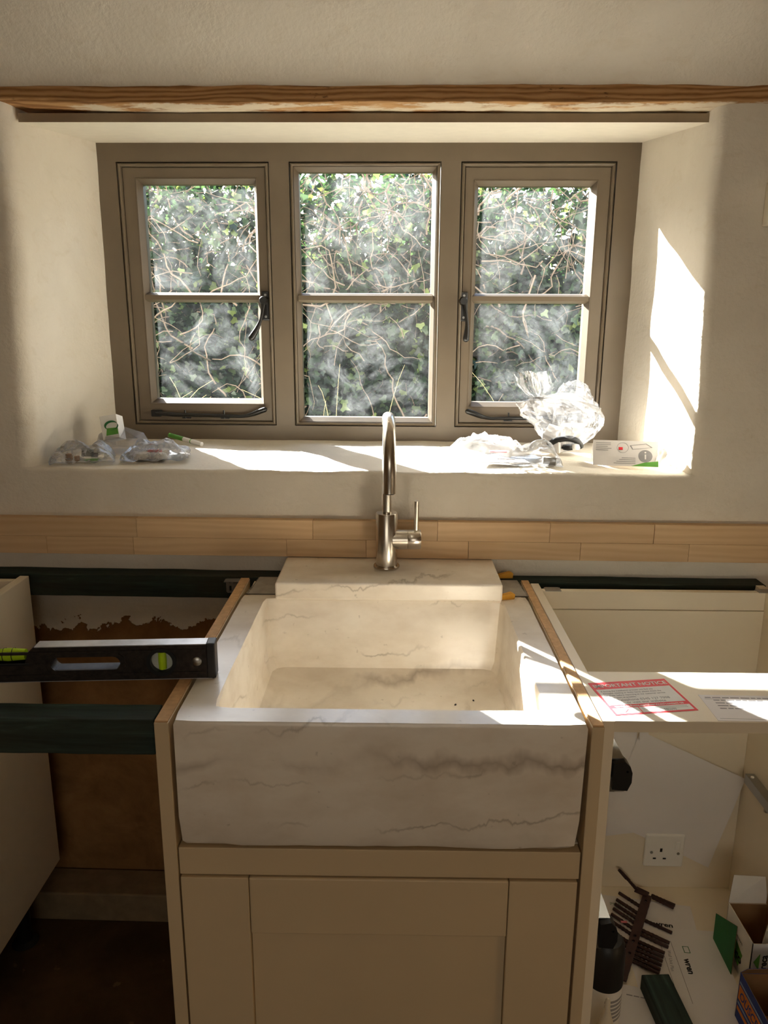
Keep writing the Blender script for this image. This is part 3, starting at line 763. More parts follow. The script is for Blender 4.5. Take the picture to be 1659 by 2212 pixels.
# ---- brackets on the battens
def bracket(loc, label, rz=0, w=.034, h=.034):
    me = flat([(-w/2+.003, -h/2), (w/2-.003, -h/2), (w/2, -h/2+.003), (w/2, h/2-.003), (w/2-.003, h/2), (-w/2+.003, h/2), (-w/2, h/2-.003), (-w/2, -h/2+.003)],
              [slot(-.011, .011, .006, .0115), [(-.010, -.012), (-.005, -.012), (-.005, .000), (-.010, .000)], circ(.007, -.006, .0028, 12)], .002)
    t = thing('fixing_bracket', label, 'bracket', loc, (0, 0, rz), group='zinc fixing brackets')
    link('plate', me, 'zinc', t)
    MB().box(-w/2, w/2, -.022, -.001, h/2-.002, h/2).build('flange', 'zinc', t)
    MB().lathe([(.0034, -.003), (.0034, -.001)], (-.004, 0, .0088), 12, 'y').build('screw', 'zinc', t)
bracket((-.357, 1.636, .868), 'small zinc bracket between the left end panel and the wall batten')
bracket((.345, 1.587, .874), 'small zinc bracket at the back corner by the right end panel', h=.028)
bracket((.80, 1.587, .874), 'small zinc bracket on the far right end of the batten', h=.028)

# ---- toothed metal sheets and yellow clips beside the slab
def toothed(x0, x1, y0, y1, side, label, n):
    t = thing('toothed_sheet', label, 'metal sheet', ((x0+x1)/2, (y0+y1)/2, .8845), group='toothed metal sheets behind the sink')
    hx, hy = (x1-x0)/2, (y1-y0)/2
    for k in range(2):
        pts = [(-side*hx, -hy), (side*hx*.86, -hy)]
        for i in range(n):
            f0, f1 = i/n, (i+.55)/n
            pts += [(side*hx*.84-side*.006*(f0), lerp(-hy, hy, f0)), (side*hx-side*.010*f0, lerp(-hy, hy, f0)+.001), (side*hx-side*.010*f0, lerp(-hy, hy, f1)), (side*hx*.84-side*.006*f0, lerp(-hy, hy, f1))]
        pts += [(side*hx*.7, hy), (-side*hx, hy)]
        me = flat(pts, depth=.0016); me.transform(Matrix.Rotation(rad(-90), 4, 'X'))
        o = link('blade', me, 'saw', t); o.location = (k*.003*side, -k*.004, .001+k*.0024)
    return t
toothed(-.306, -.232, 1.532, 1.642, -1, 'dull grey toothed metal sheets poking out left of the marble slab', 13)
toothed(.216, .284, 1.532, 1.634, 1, 'dull grey toothed metal sheets poking out right of the marble slab', 13)
def clip(loc, rz, label):
    P = [(-.016, 0), (.016, -.001), (.017, .010), (.010, .0135), (-.016, .008)]
    me = flat(P, [], .010); o = link('yellow_clip', me, 'yellow', bevel=.0012); o.location = loc; o.rotation_euler = (0, 0, rz); tag(o, label, 'clip', 'yellow plastic clips by the slab')
clip((.236, 1.508, .8895), .25, 'yellow plastic clip against the front right corner of the marble slab')
clip((.253, 1.648, .889), .15, 'yellow plastic clip behind the right end of the marble slab')

# ---- tap
def tap():
    t = thing('mixer_tap', 'brushed steel swan-neck mixer tap standing on the marble slab', 'tap', (-.0135, 1.600, .926), (0, 0, rad(2.0)))
    MB().lathe([(.0275, 0), (.0285, .002), (.0285, .005), (.0275, .0065), (.0235, .0065)], (0, 0, 0), 48).build('base_ring', 'steel', t, smooth='auto')
    MB().lathe([(.0232, .0065), (.0232, .121), (.0222, .1225), (.0115, .1225)], (0, 0, 0), 48).build('body', 'steel', t, smooth='auto')
    R = .088; zc = .247
    P = [Vector((0, 0, .118)), Vector((0, 0, .16)), Vector((0, 0, .21))]+[Vector((0, -R+R*math.cos(a), zc+R*math.sin(a))) for a in [math.pi*k/28 for k in range(0, 17)]]
    MB().tube(P, .0103, 28).build('neck', 'steel', t, smooth='auto')
    P = [Vector((0, -R+R*math.cos(a), zc+R*math.sin(a))) for a in [math.pi*k/28 for k in range(9, 29)]]+[Vector((0, -2*R, zc-.01)), Vector((0, -2*R, .215)), Vector((0, -2*R-.001, .203))]
    o = MB().tube(P, .0124, 28).build('spout', 'steel', t, smooth='auto')
    MB().lathe([(.0095, 0), (.0085, .003)], (0, -2*R-.001, .2020), 24).build('aerator', 'dark', o)
    MB().lathe([(.0215, .012), (.0215, .0445)], (0, 0, .063), 40, 'x').build('cartridge', 'steel', t, smooth='auto')
    h = MB().lathe([(.0205, .0445), (.0215, .0458), (.0215, .0725), (.0208, .0735)], (0, 0, .063), 40, 'x').build('handle', 'steel', t, smooth='auto')
    MB().tube([(.0635, 0, .080), (.0635, 0, .148), (.0635, 0, .1485)], [.0052, .0052, .0048], 20).build('lever', 'steel', h, smooth='auto')
tap()

# ---- spirit level bridging the left cabinet and the sink rim
def level():
    L, H, T = .645, .058, .0245
    t = thing('spirit_level', 'black and silver spirit level resting on the left rim of the sink', 'spirit level', (-.2805, 1.127, .8895), (0, 0, rad(4.1)))
    # profile in local XZ, right end at x=0 running to -L
    def bodyshape(y0, y1, name, mat):
        c = -L/2
        outer = [(-.004, 0), (-.004, H), (c+.042, H), (c+.033, H-.008), (c+.027, H-.026), (c-.027, H-.026), (c-.033, H-.008), (c-.042, H), (-L+.004, H), (-L+.004, 0)]
        holes = [slot(-.258, -.146, .017, .043), circ(-.0845, .030, .0185), slot(-L+.146, -L+.258, .017, .043), circ(-L+.0845, .030, .0185)]
        me = flat(outer, holes, y1-y0); o = link(name, me, mat, t); o.location = (0, (y0+y1)/2, 0); return o
    bodyshape(.001, T-.001, 'body', 'levelbody')
    for x0, x1 in ((-L/2+.044, -.006), (-L+.006, -L/2-.044)): MB().box(x0, x1, .0004, T-.0004, H, H+.0014).build('top_edge', 'levelsilver', t)
    MB().box(-L+.006, -.006, .0004, T-.0004, -.0012+.0012, .0009).build('bottom_edge', 'levelsilver', t)
    for x0, x1 in ((-.014, 0), (-L, -L+.014)): MB().box(x0, x1, -.001, T+.001, .0006, H+.0022).build('end_cap', 'blackplastic', t, bevel=.002)
    # raised ribs pressed along the face
    for z in (.0485, .0105): MB().box(-L+.016, -.016, -.0008, .0012, z-.0022, z+.0022).build('rib', 'levelbody', t)
    for s0 in (0, -L+.404):
        g = link('grip', flat(slot(s0-.264, s0-.140, .0125, .0475), [slot(s0-.256, s0-.148, .0185, .0415)], T+.003), 'levelbody', t, bevel=.001); g.location = (0, T/2, 0)
        g2 = MB().box(s0-.250, s0-.154, .001, T-.001, .0172, .0202).build('grip_pad', 'levelgrey', g); g2.location = (0, -T/2, 0)
    for cx in (-.0845, -L+.0845):
        v = link('vial_ring', flat(circ(cx, .030, .0235, 32), [circ(cx, .030, .0175, 32)], T+.002), 'blackplastic', t, bevel=.001); v.location = (0, T/2, 0)
        MB().lathe([(.0176, -.003), (.0176, .003)], (cx, 0, .030), 32, 'y').build('vial_block', 'vialclear', v)
        MB().lathe([(.001, -.0150), (.0062, -.0145), (.0068, 0), (.0062, .0145), (.001, .0150)], (cx, -.004, .030), 20).build('vial', 'vial', v, smooth='auto')
    c = -L/2
    m = MB().box(c-.034, c+.034, .0005, T-.0005, H-.030, H-.026).build('vial_cradle', 'blackplastic', t, bevel=.001)
    MB().lathe([(.001, -.0262), (.0085, -.0258), (.0105, 0), (.0085, .0258), (.001, .0262)], (c, T/2, H-.0155), 24, 'x').build('vial', 'vial', m, smooth='auto')
    for dx in (-.007, .007): MB().lathe([(.0112, -.0005), (.0112, .0005)], (c+dx, T/2, H-.0155), 24, 'x', caps=False).build('vial_line', 'ink', m)
    for cx in (-.029, -L+.029): MB().lathe([(.0075, .0018), (.0075, -.0008), (.0055, -.0022), (.001, -.0026)], (cx, 0, .030), 24, 'y').build('rivet', 'zinc', t, smooth='auto')
level()

# ---- notices on the front rail of the open cabinet
def notice():
    t = thing('notice_sticker', 'red and white IMPORTANT NOTICE sticker on the open cabinet front rail', 'sticker', (.383, 1.0855, .8871), (0, 0, rad(8.5)))
    w, h = .0645, .0525
    MB().box(-w, w, -h, h, 0, .0003).build('backing', 'red', t)
    MB().box(-w+.004, w-.004, -.0225, h-.024, .0003, .0005).build('text_panel', 'white', t)
    MB().box(-w+.004, -.021, -h+.004, -.0325, .0003, .0005).build('code_panel', 'white', t); MB().box(-.0195, w-.004, -h+.004, -.0325, .0003, .0005).build('code_panel', 'white', t)
    put_text('heading', 'IMPORTANT NOTICE', .0148, 'white', t, (0, h-.0180, .0005), align='CENTER', bold=.0002, sx=.86)
    for i, s in enumerate(('If during the installation process you find any', 'damaged, missing or faulty items, please check the', 'full order before reporting to our customer service', 'team as soon as possible.')):
        put_text('small_print', s, .0056, 'greyink', t, (-.056, .0195-i*.0072, .0006), sx=.84)
    put_text('phone_line', 'Telephone 0345 127 7008', .0088, 'greyink', t, (0, -.0115, .0006), align='CENTER', sx=.9)
    put_text('web_line', 'or visit our website', .0088, 'greyink', t, (0, -.0200, .0006), align='CENTER', sx=.9)
    put_text('address_line', 'wrenkitchens.com/services/contact-us', .0080, 'white', t, (0, -.0300, .0005), align='CENTER', sx=.88, bold=.0001)
    put_text('code_letters', 'B C E   G H', .0078, 'greyink', t, (-.058, -.0462, .0006), sx=.82)
    put_text('code_numbers', '980690', .0072, 'greyink', t, (.015, -.0468, .0006), sx=.9)
    mb = MB().hexa([(-.047, -.046, .0006), (-.045, -.046, .0006), (-.036, -.036, .0006), (-.038, -.036, .0006), (-.047, -.046, .0008), (-.045, -.046, .0008), (-.036, -.036, .0008), (-.038, -.036, .0008)])
    mb.build('red_tick', 'red', t)
    for z in (-.0365, -.0405): MB().box(-.016, .055, z, z+.0003, .0005, .0007).build('rule_line', 'greyink', t)
notice()
def print_row(t, x, y, w, h, seed, z=.0004, mat='greyink', name='printed_line'):
    # one line of print too small to read: a row of word-long dashes
    r = random.Random(seed); mb = MB(); c = x
    while c < x+w:
        k = min(r.uniform(.006, .018), x+w-c); mb.box(c, c+k, y, y+h, z, z+.0001); c += k+.0022
    return mb.build(name, mat, t)
def delivery_label():
    t = thing('delivery_label', 'plain white printed list label lying on the open cabinet front rail', 'label', (.545, 1.051, .8871), (0, 0, rad(-1)))
    MB().box(-.073, .073, -.040, .040, 0, .0004).build('sheet', 'paper', t)
    for i, ww in enumerate((.126, .074, .088, .104, .112)):
        print_row(t, -.066+(.010 if i else 0), .030-i*.0085, ww, .0028, i+3)
    for z in (.0265, -.034): MB().box(-.068, .068, z, z+.0003, .0004, .0006).build('rule_line', 'greyink', t)
delivery_label()

# ================================================================== INSIDE THE OPEN CABINET
ZF, YB = .1522, 1.5633
def runner(x, z, side, label, y0=1.03, y1=1.50):
    t = thing('drawer_runner', label, 'drawer runner', (x, y0, z), group='drawer runners in the open cabinet')
    s = side
    MB().box(*sorted((0, s*.0015)), .01, y1-y0, -.052, .004).build('wall_plate', 'zinc', t)
    a, b_ = sorted((s*.006, s*.026)); L = y1-y0
    MB().box(a, b_, .004, L, -.002, .0).box(*sorted((s*.0245, s*.026)), .004, L, -.022, -.002).box(*sorted((s*.006, s*.0075)), .004, L, -.022, -.002).build('rail', 'zinc', t)
    MB().box(*sorted((0, s*.030)), .004, L, -.056, -.054).box(*sorted((s*.0285, s*.030)), .004, L, -.054, -.046).box(*sorted((0, s*.012)), .0, L, -.054, -.030).build('lower_rail', 'zinc', t)
    P = [(-.005, -.046), (-.005, -.004), (.012, .0), (.020, -.008), (.0235, -.018), (.0235, -.034), (.018, -.048)]
    me = flat([(s*(p[0]+.013), p[1]) for p in P], [circ(s*.029, -.016, .002, 10)], .022); o = link('catch', me, 'blackplastic', t, bevel=.002); o.location = (0, .004, 0)
    MB().lathe([(.003, -.001), (.003, .001)], (s*.012, -.001, -.05), 12, 'y').build('screw', 'zinc', t)
runner(.3223, .812, 1, 'upper black and zinc drawer runner on the left inside face of the open cabinet')
runner(.3223, .530, 1, 'lower black and zinc drawer runner on the left inside face of the open cabinet')
def side_runner():
    t = thing('drawer_runner', 'grey drawer runner on the right inside face of the open cabinet', 'drawer runner', (.7975, 1.03, .484), group='drawer runners in the open cabinet')
    MB().box(-.020, 0, 0, .485, -.001, .0015).box(-.0015, 0, 0, .485, -.038, -.001).box(-.020, -.0185, 0, .485, -.020, -.001).build('rail', 'zinc', t)
    MB().lathe([(.0035, .0), (.0035, .002)], (-.011, .470, .0015), 14).build('screw', 'white', t); MB().tube([(-.010, .40, -.022), (-.010, .40, -.034)], .005, 12).build('stop', 'zinc', t)
side_runner()

def sheet(name, corners, label, mat='paper', curl=.006, n=10, cat='paper sheet', group=None, th=.0003, seed=1):
    """bilinear sheet of paper between 4 corners (bl, br, tr, tl), gently curled, given a thickness"""
    A, B, C, D = map(Vector, corners); org = (A+B+C+D)/4; nn = (B-A).cross(D-A).normalized(); vs = []; fs = []
    for side in (0, 1):
        for j in range(n+1):
            for i in range(n+1):
                u, v = i/n, j/n; p = (A*(1-u)+B*u)*(1-v)+(D*(1-u)+C*u)*v
                p = p+nn*(curl*(fbm((u, v, seed), 1.7, 2))+(th if side else 0)); vs.append(p-org)
    k = (n+1)**2
    for j in range(n):
        for i in range(n):
            a = j*(n+1)+i; fs.append((a, a+1, a+n+2, a+n+1)); fs.append((k+a, k+a+n+1, k+a+n+2, k+a+1))
    o = MB().add(vs, fs).build(name, mat, smooth=True, fixn=False); o.location = org
    return tag(o, label, cat, group)
sheet('paper_sheet', [(.495, 1.5595, .335), (.742, 1.5595, .212), (.7965, 1.545, .452), (.556, 1.5595, .562)], 'large plain paper sheet hanging askew on the back of the open cabinet', curl=.004, n=16, seed=3)
sheet('paper_sheet', [(.37, 1.5618, .27), (.575, 1.5618, .302), (.545, 1.5618, .60), (.345, 1.5618, .575)], 'plain paper sheet mostly hidden behind the large hanging sheet', curl=.0008, seed=5)
sheet('paper_scrap', [(.553, 1.550, .54), (.572, 1.548, .555), (.562, 1.549, .60), (.548, 1.551, .60)], 'small torn paper tab above the large hanging sheet', curl=.004, n=4, seed=6)

def socket():
    t = thing('wall_socket', 'white single switched wall socket on the back of the open cabinet', 'socket', (.635, YB, .257), (0, rad(.6), 0))
    MB().box(-.0455, .0455, -.009, 0, -.0425, .0425).build('plate', 'socket', t, bevel=.004, seg=3)
    MB().box(.0225, .0345, -.0125, -.0085, .0045, .0265).build('switch', 'socket', t, bevel=.0015)
    MB().box(-.0105, -.0050, -.0094, -.0085, -.002, .007).build('pin_hole', 'dark', t)
    for x in (-.0215, .0015): MB().box(x-.0036, x+.0036, -.0094, -.0085, -.0215, -.0178).build('pin_hole', 'dark', t)
    for x, z in ((-.0295, -.004), (.0325, -.006)): MB().lathe([(.0035, -.0096), (.0035, -.0086)], (x, 0, z), 16, 'y').build('screw', 'zinc', t)
socket()

# papers on the cabinet floor
def floor_paper(c, w, h, rz, label, z, name='plan_sheet'):
    t = thing(name, label, 'paper sheet', (c[0], c[1], z), (0, 0, rad(rz)), group='printed sheets on the cabinet floor')
    mb = MB(); n = 10; vs = []; fs = []
    for k in (0, 1):
        for j in range(n+1):
            for i in range(n+1):
                x, y = lerp(-w/2, w/2, i/n), lerp(-h/2, h/2, j/n); e = max(0, abs(i/n-.5)*2-.8)*.0 
                vs.append((x, y, .0003*k+e))
    K = (n+1)**2
    for j in range(n):
        for i in range(n):
            a = j*(n+1)+i; fs.append((a, a+n+1, a+n+2, a+1)); fs.append((K+a, K+a+1, K+a+n+2, K+a+n+1))
    mb.add(vs, fs).build('sheet', 'paper', t, fixn=False); return t
p1 = floor_paper((.545, 1.425), .25, .20, -10, 'printed plan sheet under the brown plug strip on the cabinet floor', ZF+.0001)
put_text('logo', 'wren', .017, 'ink', p1, (.035, .025, .0005), bold=.0005, sx=1.15); put_text('stamp', '[FINAL]', .009, 'darkgreen', p1, (-.055, .072, .0005), (0, 0, 0))
print_row(p1, .10, .012, .022, .003, 2, .0004, 'ink'); print_row(p1, .0, -.05, .03, .002, 5); print_row(p1, -.01, -.06, .04, .002, 6)
p2 = floor_paper((.600, 1.30), .20, .27, -4, 'printed wall plan sheet beside the green offcut on the cabinet floor', ZF+.0006)
put_text('logo', 'wren', .019, 'ink', p2, (.012, .052, .0005), (0, 0, rad(-92)), bold=.0006); put_text('plan_title', 'Wall Unit Plan', .0095, 'greyink', p2, (-.016, .072, .0005), (0, 0, rad(-97)))
for x in (-.027, -.003): MB().box(x, x+.0006, -.06, .098, .0003, .0005).build('rule_line', 'ink', p2)
MB().box(.018, .031, .068, .086, .0003, .0004).build('stamp', 'darkgreen', p2); MB().box(.0195, .0295, .0695, .0845, .0004, .0005).build('stamp_face', 'paper', p2)
p3 = floor_paper((.475, 1.20), .19, .16, -14, 'blank corner of a printed sheet by the spray can on the cabinet floor', ZF+.0011)
print_row(p3, -.02, .055, .06, .0025, 9, .0004)

def plug_strip():
    t = thing('wall_plug_strip', 'dark brown moulded strip of wall plugs lying on the cabinet floor', 'wall plugs', (.53, 1.41, ZF+.0018))
    A, B = Vector((.066, .118, .004)), Vector((-.062, -.120, .004)); d = (B-A).normalized(); pr = Vector((-d.y, d.x, 0))
    # spine: a flat moulded bar with punched holes
    L = (B-A).length; hs = [circ(f*L, .0, .0032, 12, 1.2) for f in (.08, .52, .58, .72)]
    edge = [(i*L/24, .0095+.0006*(i % 2)) for i in range(25)]+[(i*L/24, -.0095-.0006*(i % 2)) for i in range(24, -1, -1)]
    me = flat(edge, hs, .0042); me.transform(Matrix.Rotation(rad(-90), 4, 'X')); me.transform(Matrix.Rotation(math.atan2(d.y, d.x), 4, 'Z'))
    o = link('spine', me, 'plug', t); o.location = A
    def plug(p, q, name='plug'):
        p, q = Vector(p), Vector(q); ln = (q-p).length; a = (q-p).normalized(); b_ = Vector((-a.y, a.x, 0)); n = 8; mb = MB()
        for sgn in (-1, 1):                       # split, barbed halves near the spine
            Lp = []
            for i in range(n+1):
                f = i/n*.62; w = .0036 if i % 2 else .0024; c = p+a*(ln*f)
                Lp.append([c+b_*sgn*.0008, c+b_*sgn*w, c+b_*sgn*w+Vector((0, 0, .005)), c+b_*sgn*.0008+Vector((0, 0, .005))])
            mb.loops(Lp, True, True, True)
        mb.tube([p+a*ln*.55+Vector((0, 0, .0026)), q+Vector((0, 0, .0026))], .0037, 8); return mb.build(name, 'plug', t)
    dl, dr = Vector((-.66, .75, 0)), Vector((.80, -.60, 0))
    for f in (.16, .25, .31, .37, .44, .51): c = A+d*L*f; plug((c.x-.006, c.y+.004, 0), (c.x-.006+dl.x*.056, c.y+.004+dl.y*.056, .001))
    for f in (.30, .42, .47): c = A+d*L*f; plug((c.x+.008, c.y-.004, 0), (c.x+.008+dr.x*.06, c.y-.004+dr.y*.06, .001))
    for f in (.56, .605, .65, .695, .74, .78): c = A+d*L*f; plug((c.x+.008, c.y-.004, .001), (c.x+.008+dr.x*.056, c.y-.004+dr.y*.056, .004))
    for f in (.60, .65): c = A+d*L*f; plug((c.x-.008, c.y+.004, 0), (c.x-.008+dl.x*.05, c.y+.004+dl.y*.05, .0))
    # kinked head with plugs springing up to the back and down to the side
    MB().hexa([(.036, .122, .010), (.062, .112, .004), (.072, .124, .004), (.046, .134, .012), (.036, .122, .013), (.062, .112, .008), (.072, .124, .008), (.046, .134, .015)]).build('spine_head', 'plug', t)
    for k in range(3): plug((.046-k*.003, .126+k*.002, .010), (.008-k*.004, .132, .050+k*.004))
    for k in range(2): plug((.074, .116-k*.006, .004), (.118-k*.006, .086-k*.008, .003))
    MB().box(-.020, -.006, .030, .036, .0062, .0066).build('red_mark', 'pink', t)
plug_strip()

def offcut():
    t = MB().box(-.028, .028, -.115, .115, 0, .034).build('timber_offcut', 'treated', bevel=.002); t.location = (.534, 1.160, ZF+.0020); t.rotation_euler = (0, 0, rad(1.5))
    t.rotation_euler = (0, 0, rad(3)); tag(t, 'short green treated timber offcut on the cabinet floor', 'timber')
    t.data.transform(Matrix.Rotation(rad(90), 4, 'Z')); t.rotation_euler = (0, 0, rad(-87))
offcut()

def can():
    t = thing('spray_can', 'white spray can with a large black cap inside the open cabinet', 'can', (.385, 1.150, ZF+.0016))
    MB().lathe([(.030, 0), (.033, .003), (.033, .148)], (0, 0, 0), 40).build('body', 'white', t, smooth='auto')
    MB().lathe([(.0334, .146), (.0334, .205), (.031, .226), (.026, .233), (.004, .234)], (0, 0, 0), 40).build('cap', 'blackplastic', t, smooth='auto')
    # printed rows and hazard diamonds wrapped on the label
    for k in range(6):
        mb = MB(); z = .124-k*.0085; pts = [(-math.radians(100)+math.radians(76)*i/14) for i in range(15)]
        mb.loops([[Vector((.0332*math.cos(a), .0332*math.sin(a), z)), Vector((.0332*math.cos(a), .0332*math.sin(a), z+.0052))] for a in pts], close=False)
        mb.build('label_print', 'greyink', t)
    for a in (-92, -70):
        mb = MB(); a = rad(a); z = .058; ax = Vector((-math.sin(a), math.cos(a), 0)); c = Vector((.0333*math.cos(a), .0333*math.sin(a), z)); nr = Vector((math.cos(a), math.sin(a), 0))
        def dia(s, o): return [c+nr*o+ax*s, c+nr*o+Vector((0, 0, s)), c+nr*o-ax*s, c+nr*o-Vector((0, 0, s))]
        h = MB().add(dia(.0068, .0002), [(0, 1, 2, 3)]).build('hazard_diamond', 'ink', t); MB().add(dia(.0056, .0004), [(0, 1, 2, 3)]).build('hazard_face', 'white', h)
        MB().add([c+nr*.0006+ax*dx+Vector((0, 0, dz)) for dx, dz in ((-.0008, -.001), (.0008, -.001), (.0011, .0035), (-.0011, .0035))]+[c+nr*.0006+ax*dx+Vector((0, 0, dz)) for dx, dz in ((-.0008, -.0034), (.0008, -.0034), (.0008, -.0018), (-.0008, -.0018))], [(0, 1, 2, 3), (4, 5, 6, 7)]).build('hazard_symbol', 'ink', h)
can()
def glue_bottle():
    t = thing('glue_bottle', 'frosted plastic bottle with a pointed nozzle in front of the spray can', 'bottle', (.366, 1.062, ZF+.0002))
    MB().lathe([(.018, 0), (.021, .003), (.021, .115), (.019, .127), (.011, .134)], (0, 0, 0), 32).build('body', 'bottle', t, smooth='auto')
    MB().lathe([(.0115, .134), (.0115, .148), (.0090, .156), (.0050, .172), (.0042, .190), (.0020, .194)], (0, 0, 0), 24).build('nozzle', 'bottle', t, smooth='auto')
glue_bottle()

def open_box(name, label, x0, x1, y0, y1, h, outer, flaps):
    t = thing(name, label, 'box', ((x0+x1)/2, (y0+y1)/2, ZF+.0004)); X, Y = (x1-x0)/2, (y1-y0)/2; w = .0016
    def wall(a, b_, nm):
        (ax, ay), (bx, by) = a, b_; dx, dy = bx-ax, by-ay; l = math.hypot(dx, dy); nx, ny = -dy/l*w, dx/l*w
        hh = [h+.004*fbm((ax+i*.3, ay, 3), 9, 2) for i in range(4)]
        o = MB().hexa([(ax, ay, 0), (bx, by, 0), (bx+nx*.5, by+ny*.5, 0), (ax+nx*.5, ay+ny*.5, 0), (ax, ay, hh[0]), (bx, by, hh[1]), (bx+nx*.5, by+ny*.5, hh[1]), (ax+nx*.5, ay+ny*.5, hh[0])]).build(nm, outer, t)
        MB().hexa([(ax+nx*.5, ay+ny*.5, 0), (bx+nx*.5, by+ny*.5, 0), (bx+nx, by+ny, 0), (ax+nx, ay+ny, 0), (ax+nx*.5, ay+ny*.5, hh[0]), (bx+nx*.5, by+ny*.5, hh[1]), (bx+nx, by+ny, hh[1]), (ax+nx, ay+ny, hh[0])]).build('lining', 'card', o)
        return o
    c = [(-X, -Y), (X, -Y), (X, Y), (-X, Y)]
    for i in range(4): wall(c[i], c[(i+1) % 4], 'box_side')
    MB().box(-X+.002, X-.002, -Y+.002, Y-.002, 0, .0016).build('box_base', 'card', t)
    for nm, pts, ma in flaps:
        P = [Vector(p) for p in pts]; nn = (P[1]-P[0]).cross(P[2]-P[0]).normalized()*.0008
        MB().loops([P, [p+nn for p in P]], True, True, True).build(nm, ma, t); MB().loops([[p+nn*1.02 for p in P], [p+nn*2 for p in P]], True, True, True).build(nm+'_lining', 'card', t)
    return t
X, Y, h = .041, .056, .108
gb = open_box('screw_box', 'open white and green cardboard screw box against the right inside face of the cabinet', .713, .795, 1.276, 1.388, h, 'white',
  [('green_flap', [(-.057, -.020, .0), (-.055, .075, .0), (-.047, .092, .050), (-.0425, .008, .092)], 'darkgreen'),
   ('back_flap', [(X, Y, h), (-X, Y, h), (-X+.014, Y+.020, h+.052), (X-.004, Y+.016, h+.052)], 'white'),
   ('side_flap', [(X-.002, Y, h), (X-.002, -Y, h), (X-.0005, -Y+.02, h+.045), (X-.0005, Y, h+.052)], 'white')])
put_text('brand_print', 'reca', .019, 'ink', gb, (-.009, -Y-.0004, .066), (rad(90), rad(-90), 0), bold=.0006, align='CENTER')
me = flat(circ(-.013, .066, .022, 6), [], .0004); o = link('hexagon_logo', me, 'green', gb); o.location = (0, -Y-.0001, 0)
me = flat([(-.0235, .046), (-.0045, .046), (-.0045, .086), (-.0235, .086)], [], .0004); o = link('logo_band', me, 'white', gb); o.location = (0, -Y-.00016, 0)
me = flat([(-.045, .03), (.0, .014), (.012, .05), (-.033, .068)], [], .0004); me.transform(Matrix.Rotation(rad(-90), 4, 'Z')); o = link('green_print', me, 'green', gb); o.location = (-X-.0002, -.012, 0)
put_text('brand_print', 'eco', .028, 'ink', gb, (-X-.0006, .018, .030), (rad(90), rad(6), rad(-90)), bold=.0008)
put_text('grade_print', 'WPO ROHAU SLIMS', .0062, 'ink', gb, (-X-.0006, .035, .074), (rad(90), rad(4), rad(-90)))
o = MB().lathe([(.014, 0), (.016, .004), (.016, .118), (.014, .122)], (0, 0, 0), 24).build('white_tube', 'white', smooth='auto'); o.location = (.764, 1.318, ZF+.003); o.rotation_euler = (rad(6), rad(4), 0)
tag(o, 'white paper roll standing in the white and green screw box', 'roll')
X, Y, h = .052, .058, .100
bb = open_box('screw_box', 'open blue and orange cardboard screw box near the cabinet front', .664, .768, 1.100, 1.216, h, 'blue',
  [('back_flap', [(-X, Y, h), (X, Y, h), (X-.002, Y-.010, h+.022), (-X+.006, Y-.012, h+.020)], 'blue')])
def side_band(z0, z1, mat, nm): MB().box(-X-.0005, -X-.0001, -Y+.006, Y-.004, z0, z1).build(nm, mat, bb)
side_band(.046, .076, 'orange', 'orange_band'); side_band(.036, .040, 'lightblue', 'pale_band'); side_band(.080, .084, 'lightblue', 'pale_band'); side_band(.022, .030, 'orange', 'orange_band')
put_text('brand_print', 'OUSCREW', .026, 'blue', bb, (-X-.0008, .050, .052), (rad(90), 0, rad(-90)), shear=.3, bold=.0004, sx=.85)
put_text('front_print', 'THREAD', .018, 'white', bb, (-.03, -Y-.0006, .078), (rad(90), rad(90), 0), bold=.0004)

# ================================================================== ON THE SILL
ZS = 1.1265
def ridged(p, s, o=4):
    v, a, f = 0, 1, s
    for k in range(o):
        n_ = 1-abs(noise.noise(Vector(p)*f+Vector((k*7.3, 1.7, 3.1))))*2.0; v += a*n_; a *= .55; f *= 2.1
    return v
def crumpled(size, seed, amp=.18, flatz=.0, sub=5, freq=2.2, lob=.0):
    """a crumpled film bag: icosphere squashed, creased with ridged noise and flattened where it rests"""
    bm = bmesh.new(); bmesh.ops.create_icosphere(bm, subdivisions=sub, radius=1.0)
    vs = [v.co.copy() for v in bm.verts]; fs = [tuple(v.index for v in f.verts) for f in bm.faces]; bm.free(); out = []
    for p in vs:
        q = Vector((math.copysign(abs(p.x)**.75, p.x), math.copysign(abs(p.y)**.8, p.y), p.z))
        k = 1+amp*(ridged(p+Vector((seed*3.1, seed, 0)), freq)-.9)+lob*noise.noise(p*1.3+Vector((seed, 0, 0)))
        q = q*k; q = Vector((q.x*size[0], q.y*size[1], (q.z+1)*.5*size[2]))
        if q.z < .001: q.z = .001+.0004*abs(noise.noise(p*9))
        out.append(q)
    return MB().add(out, fs)
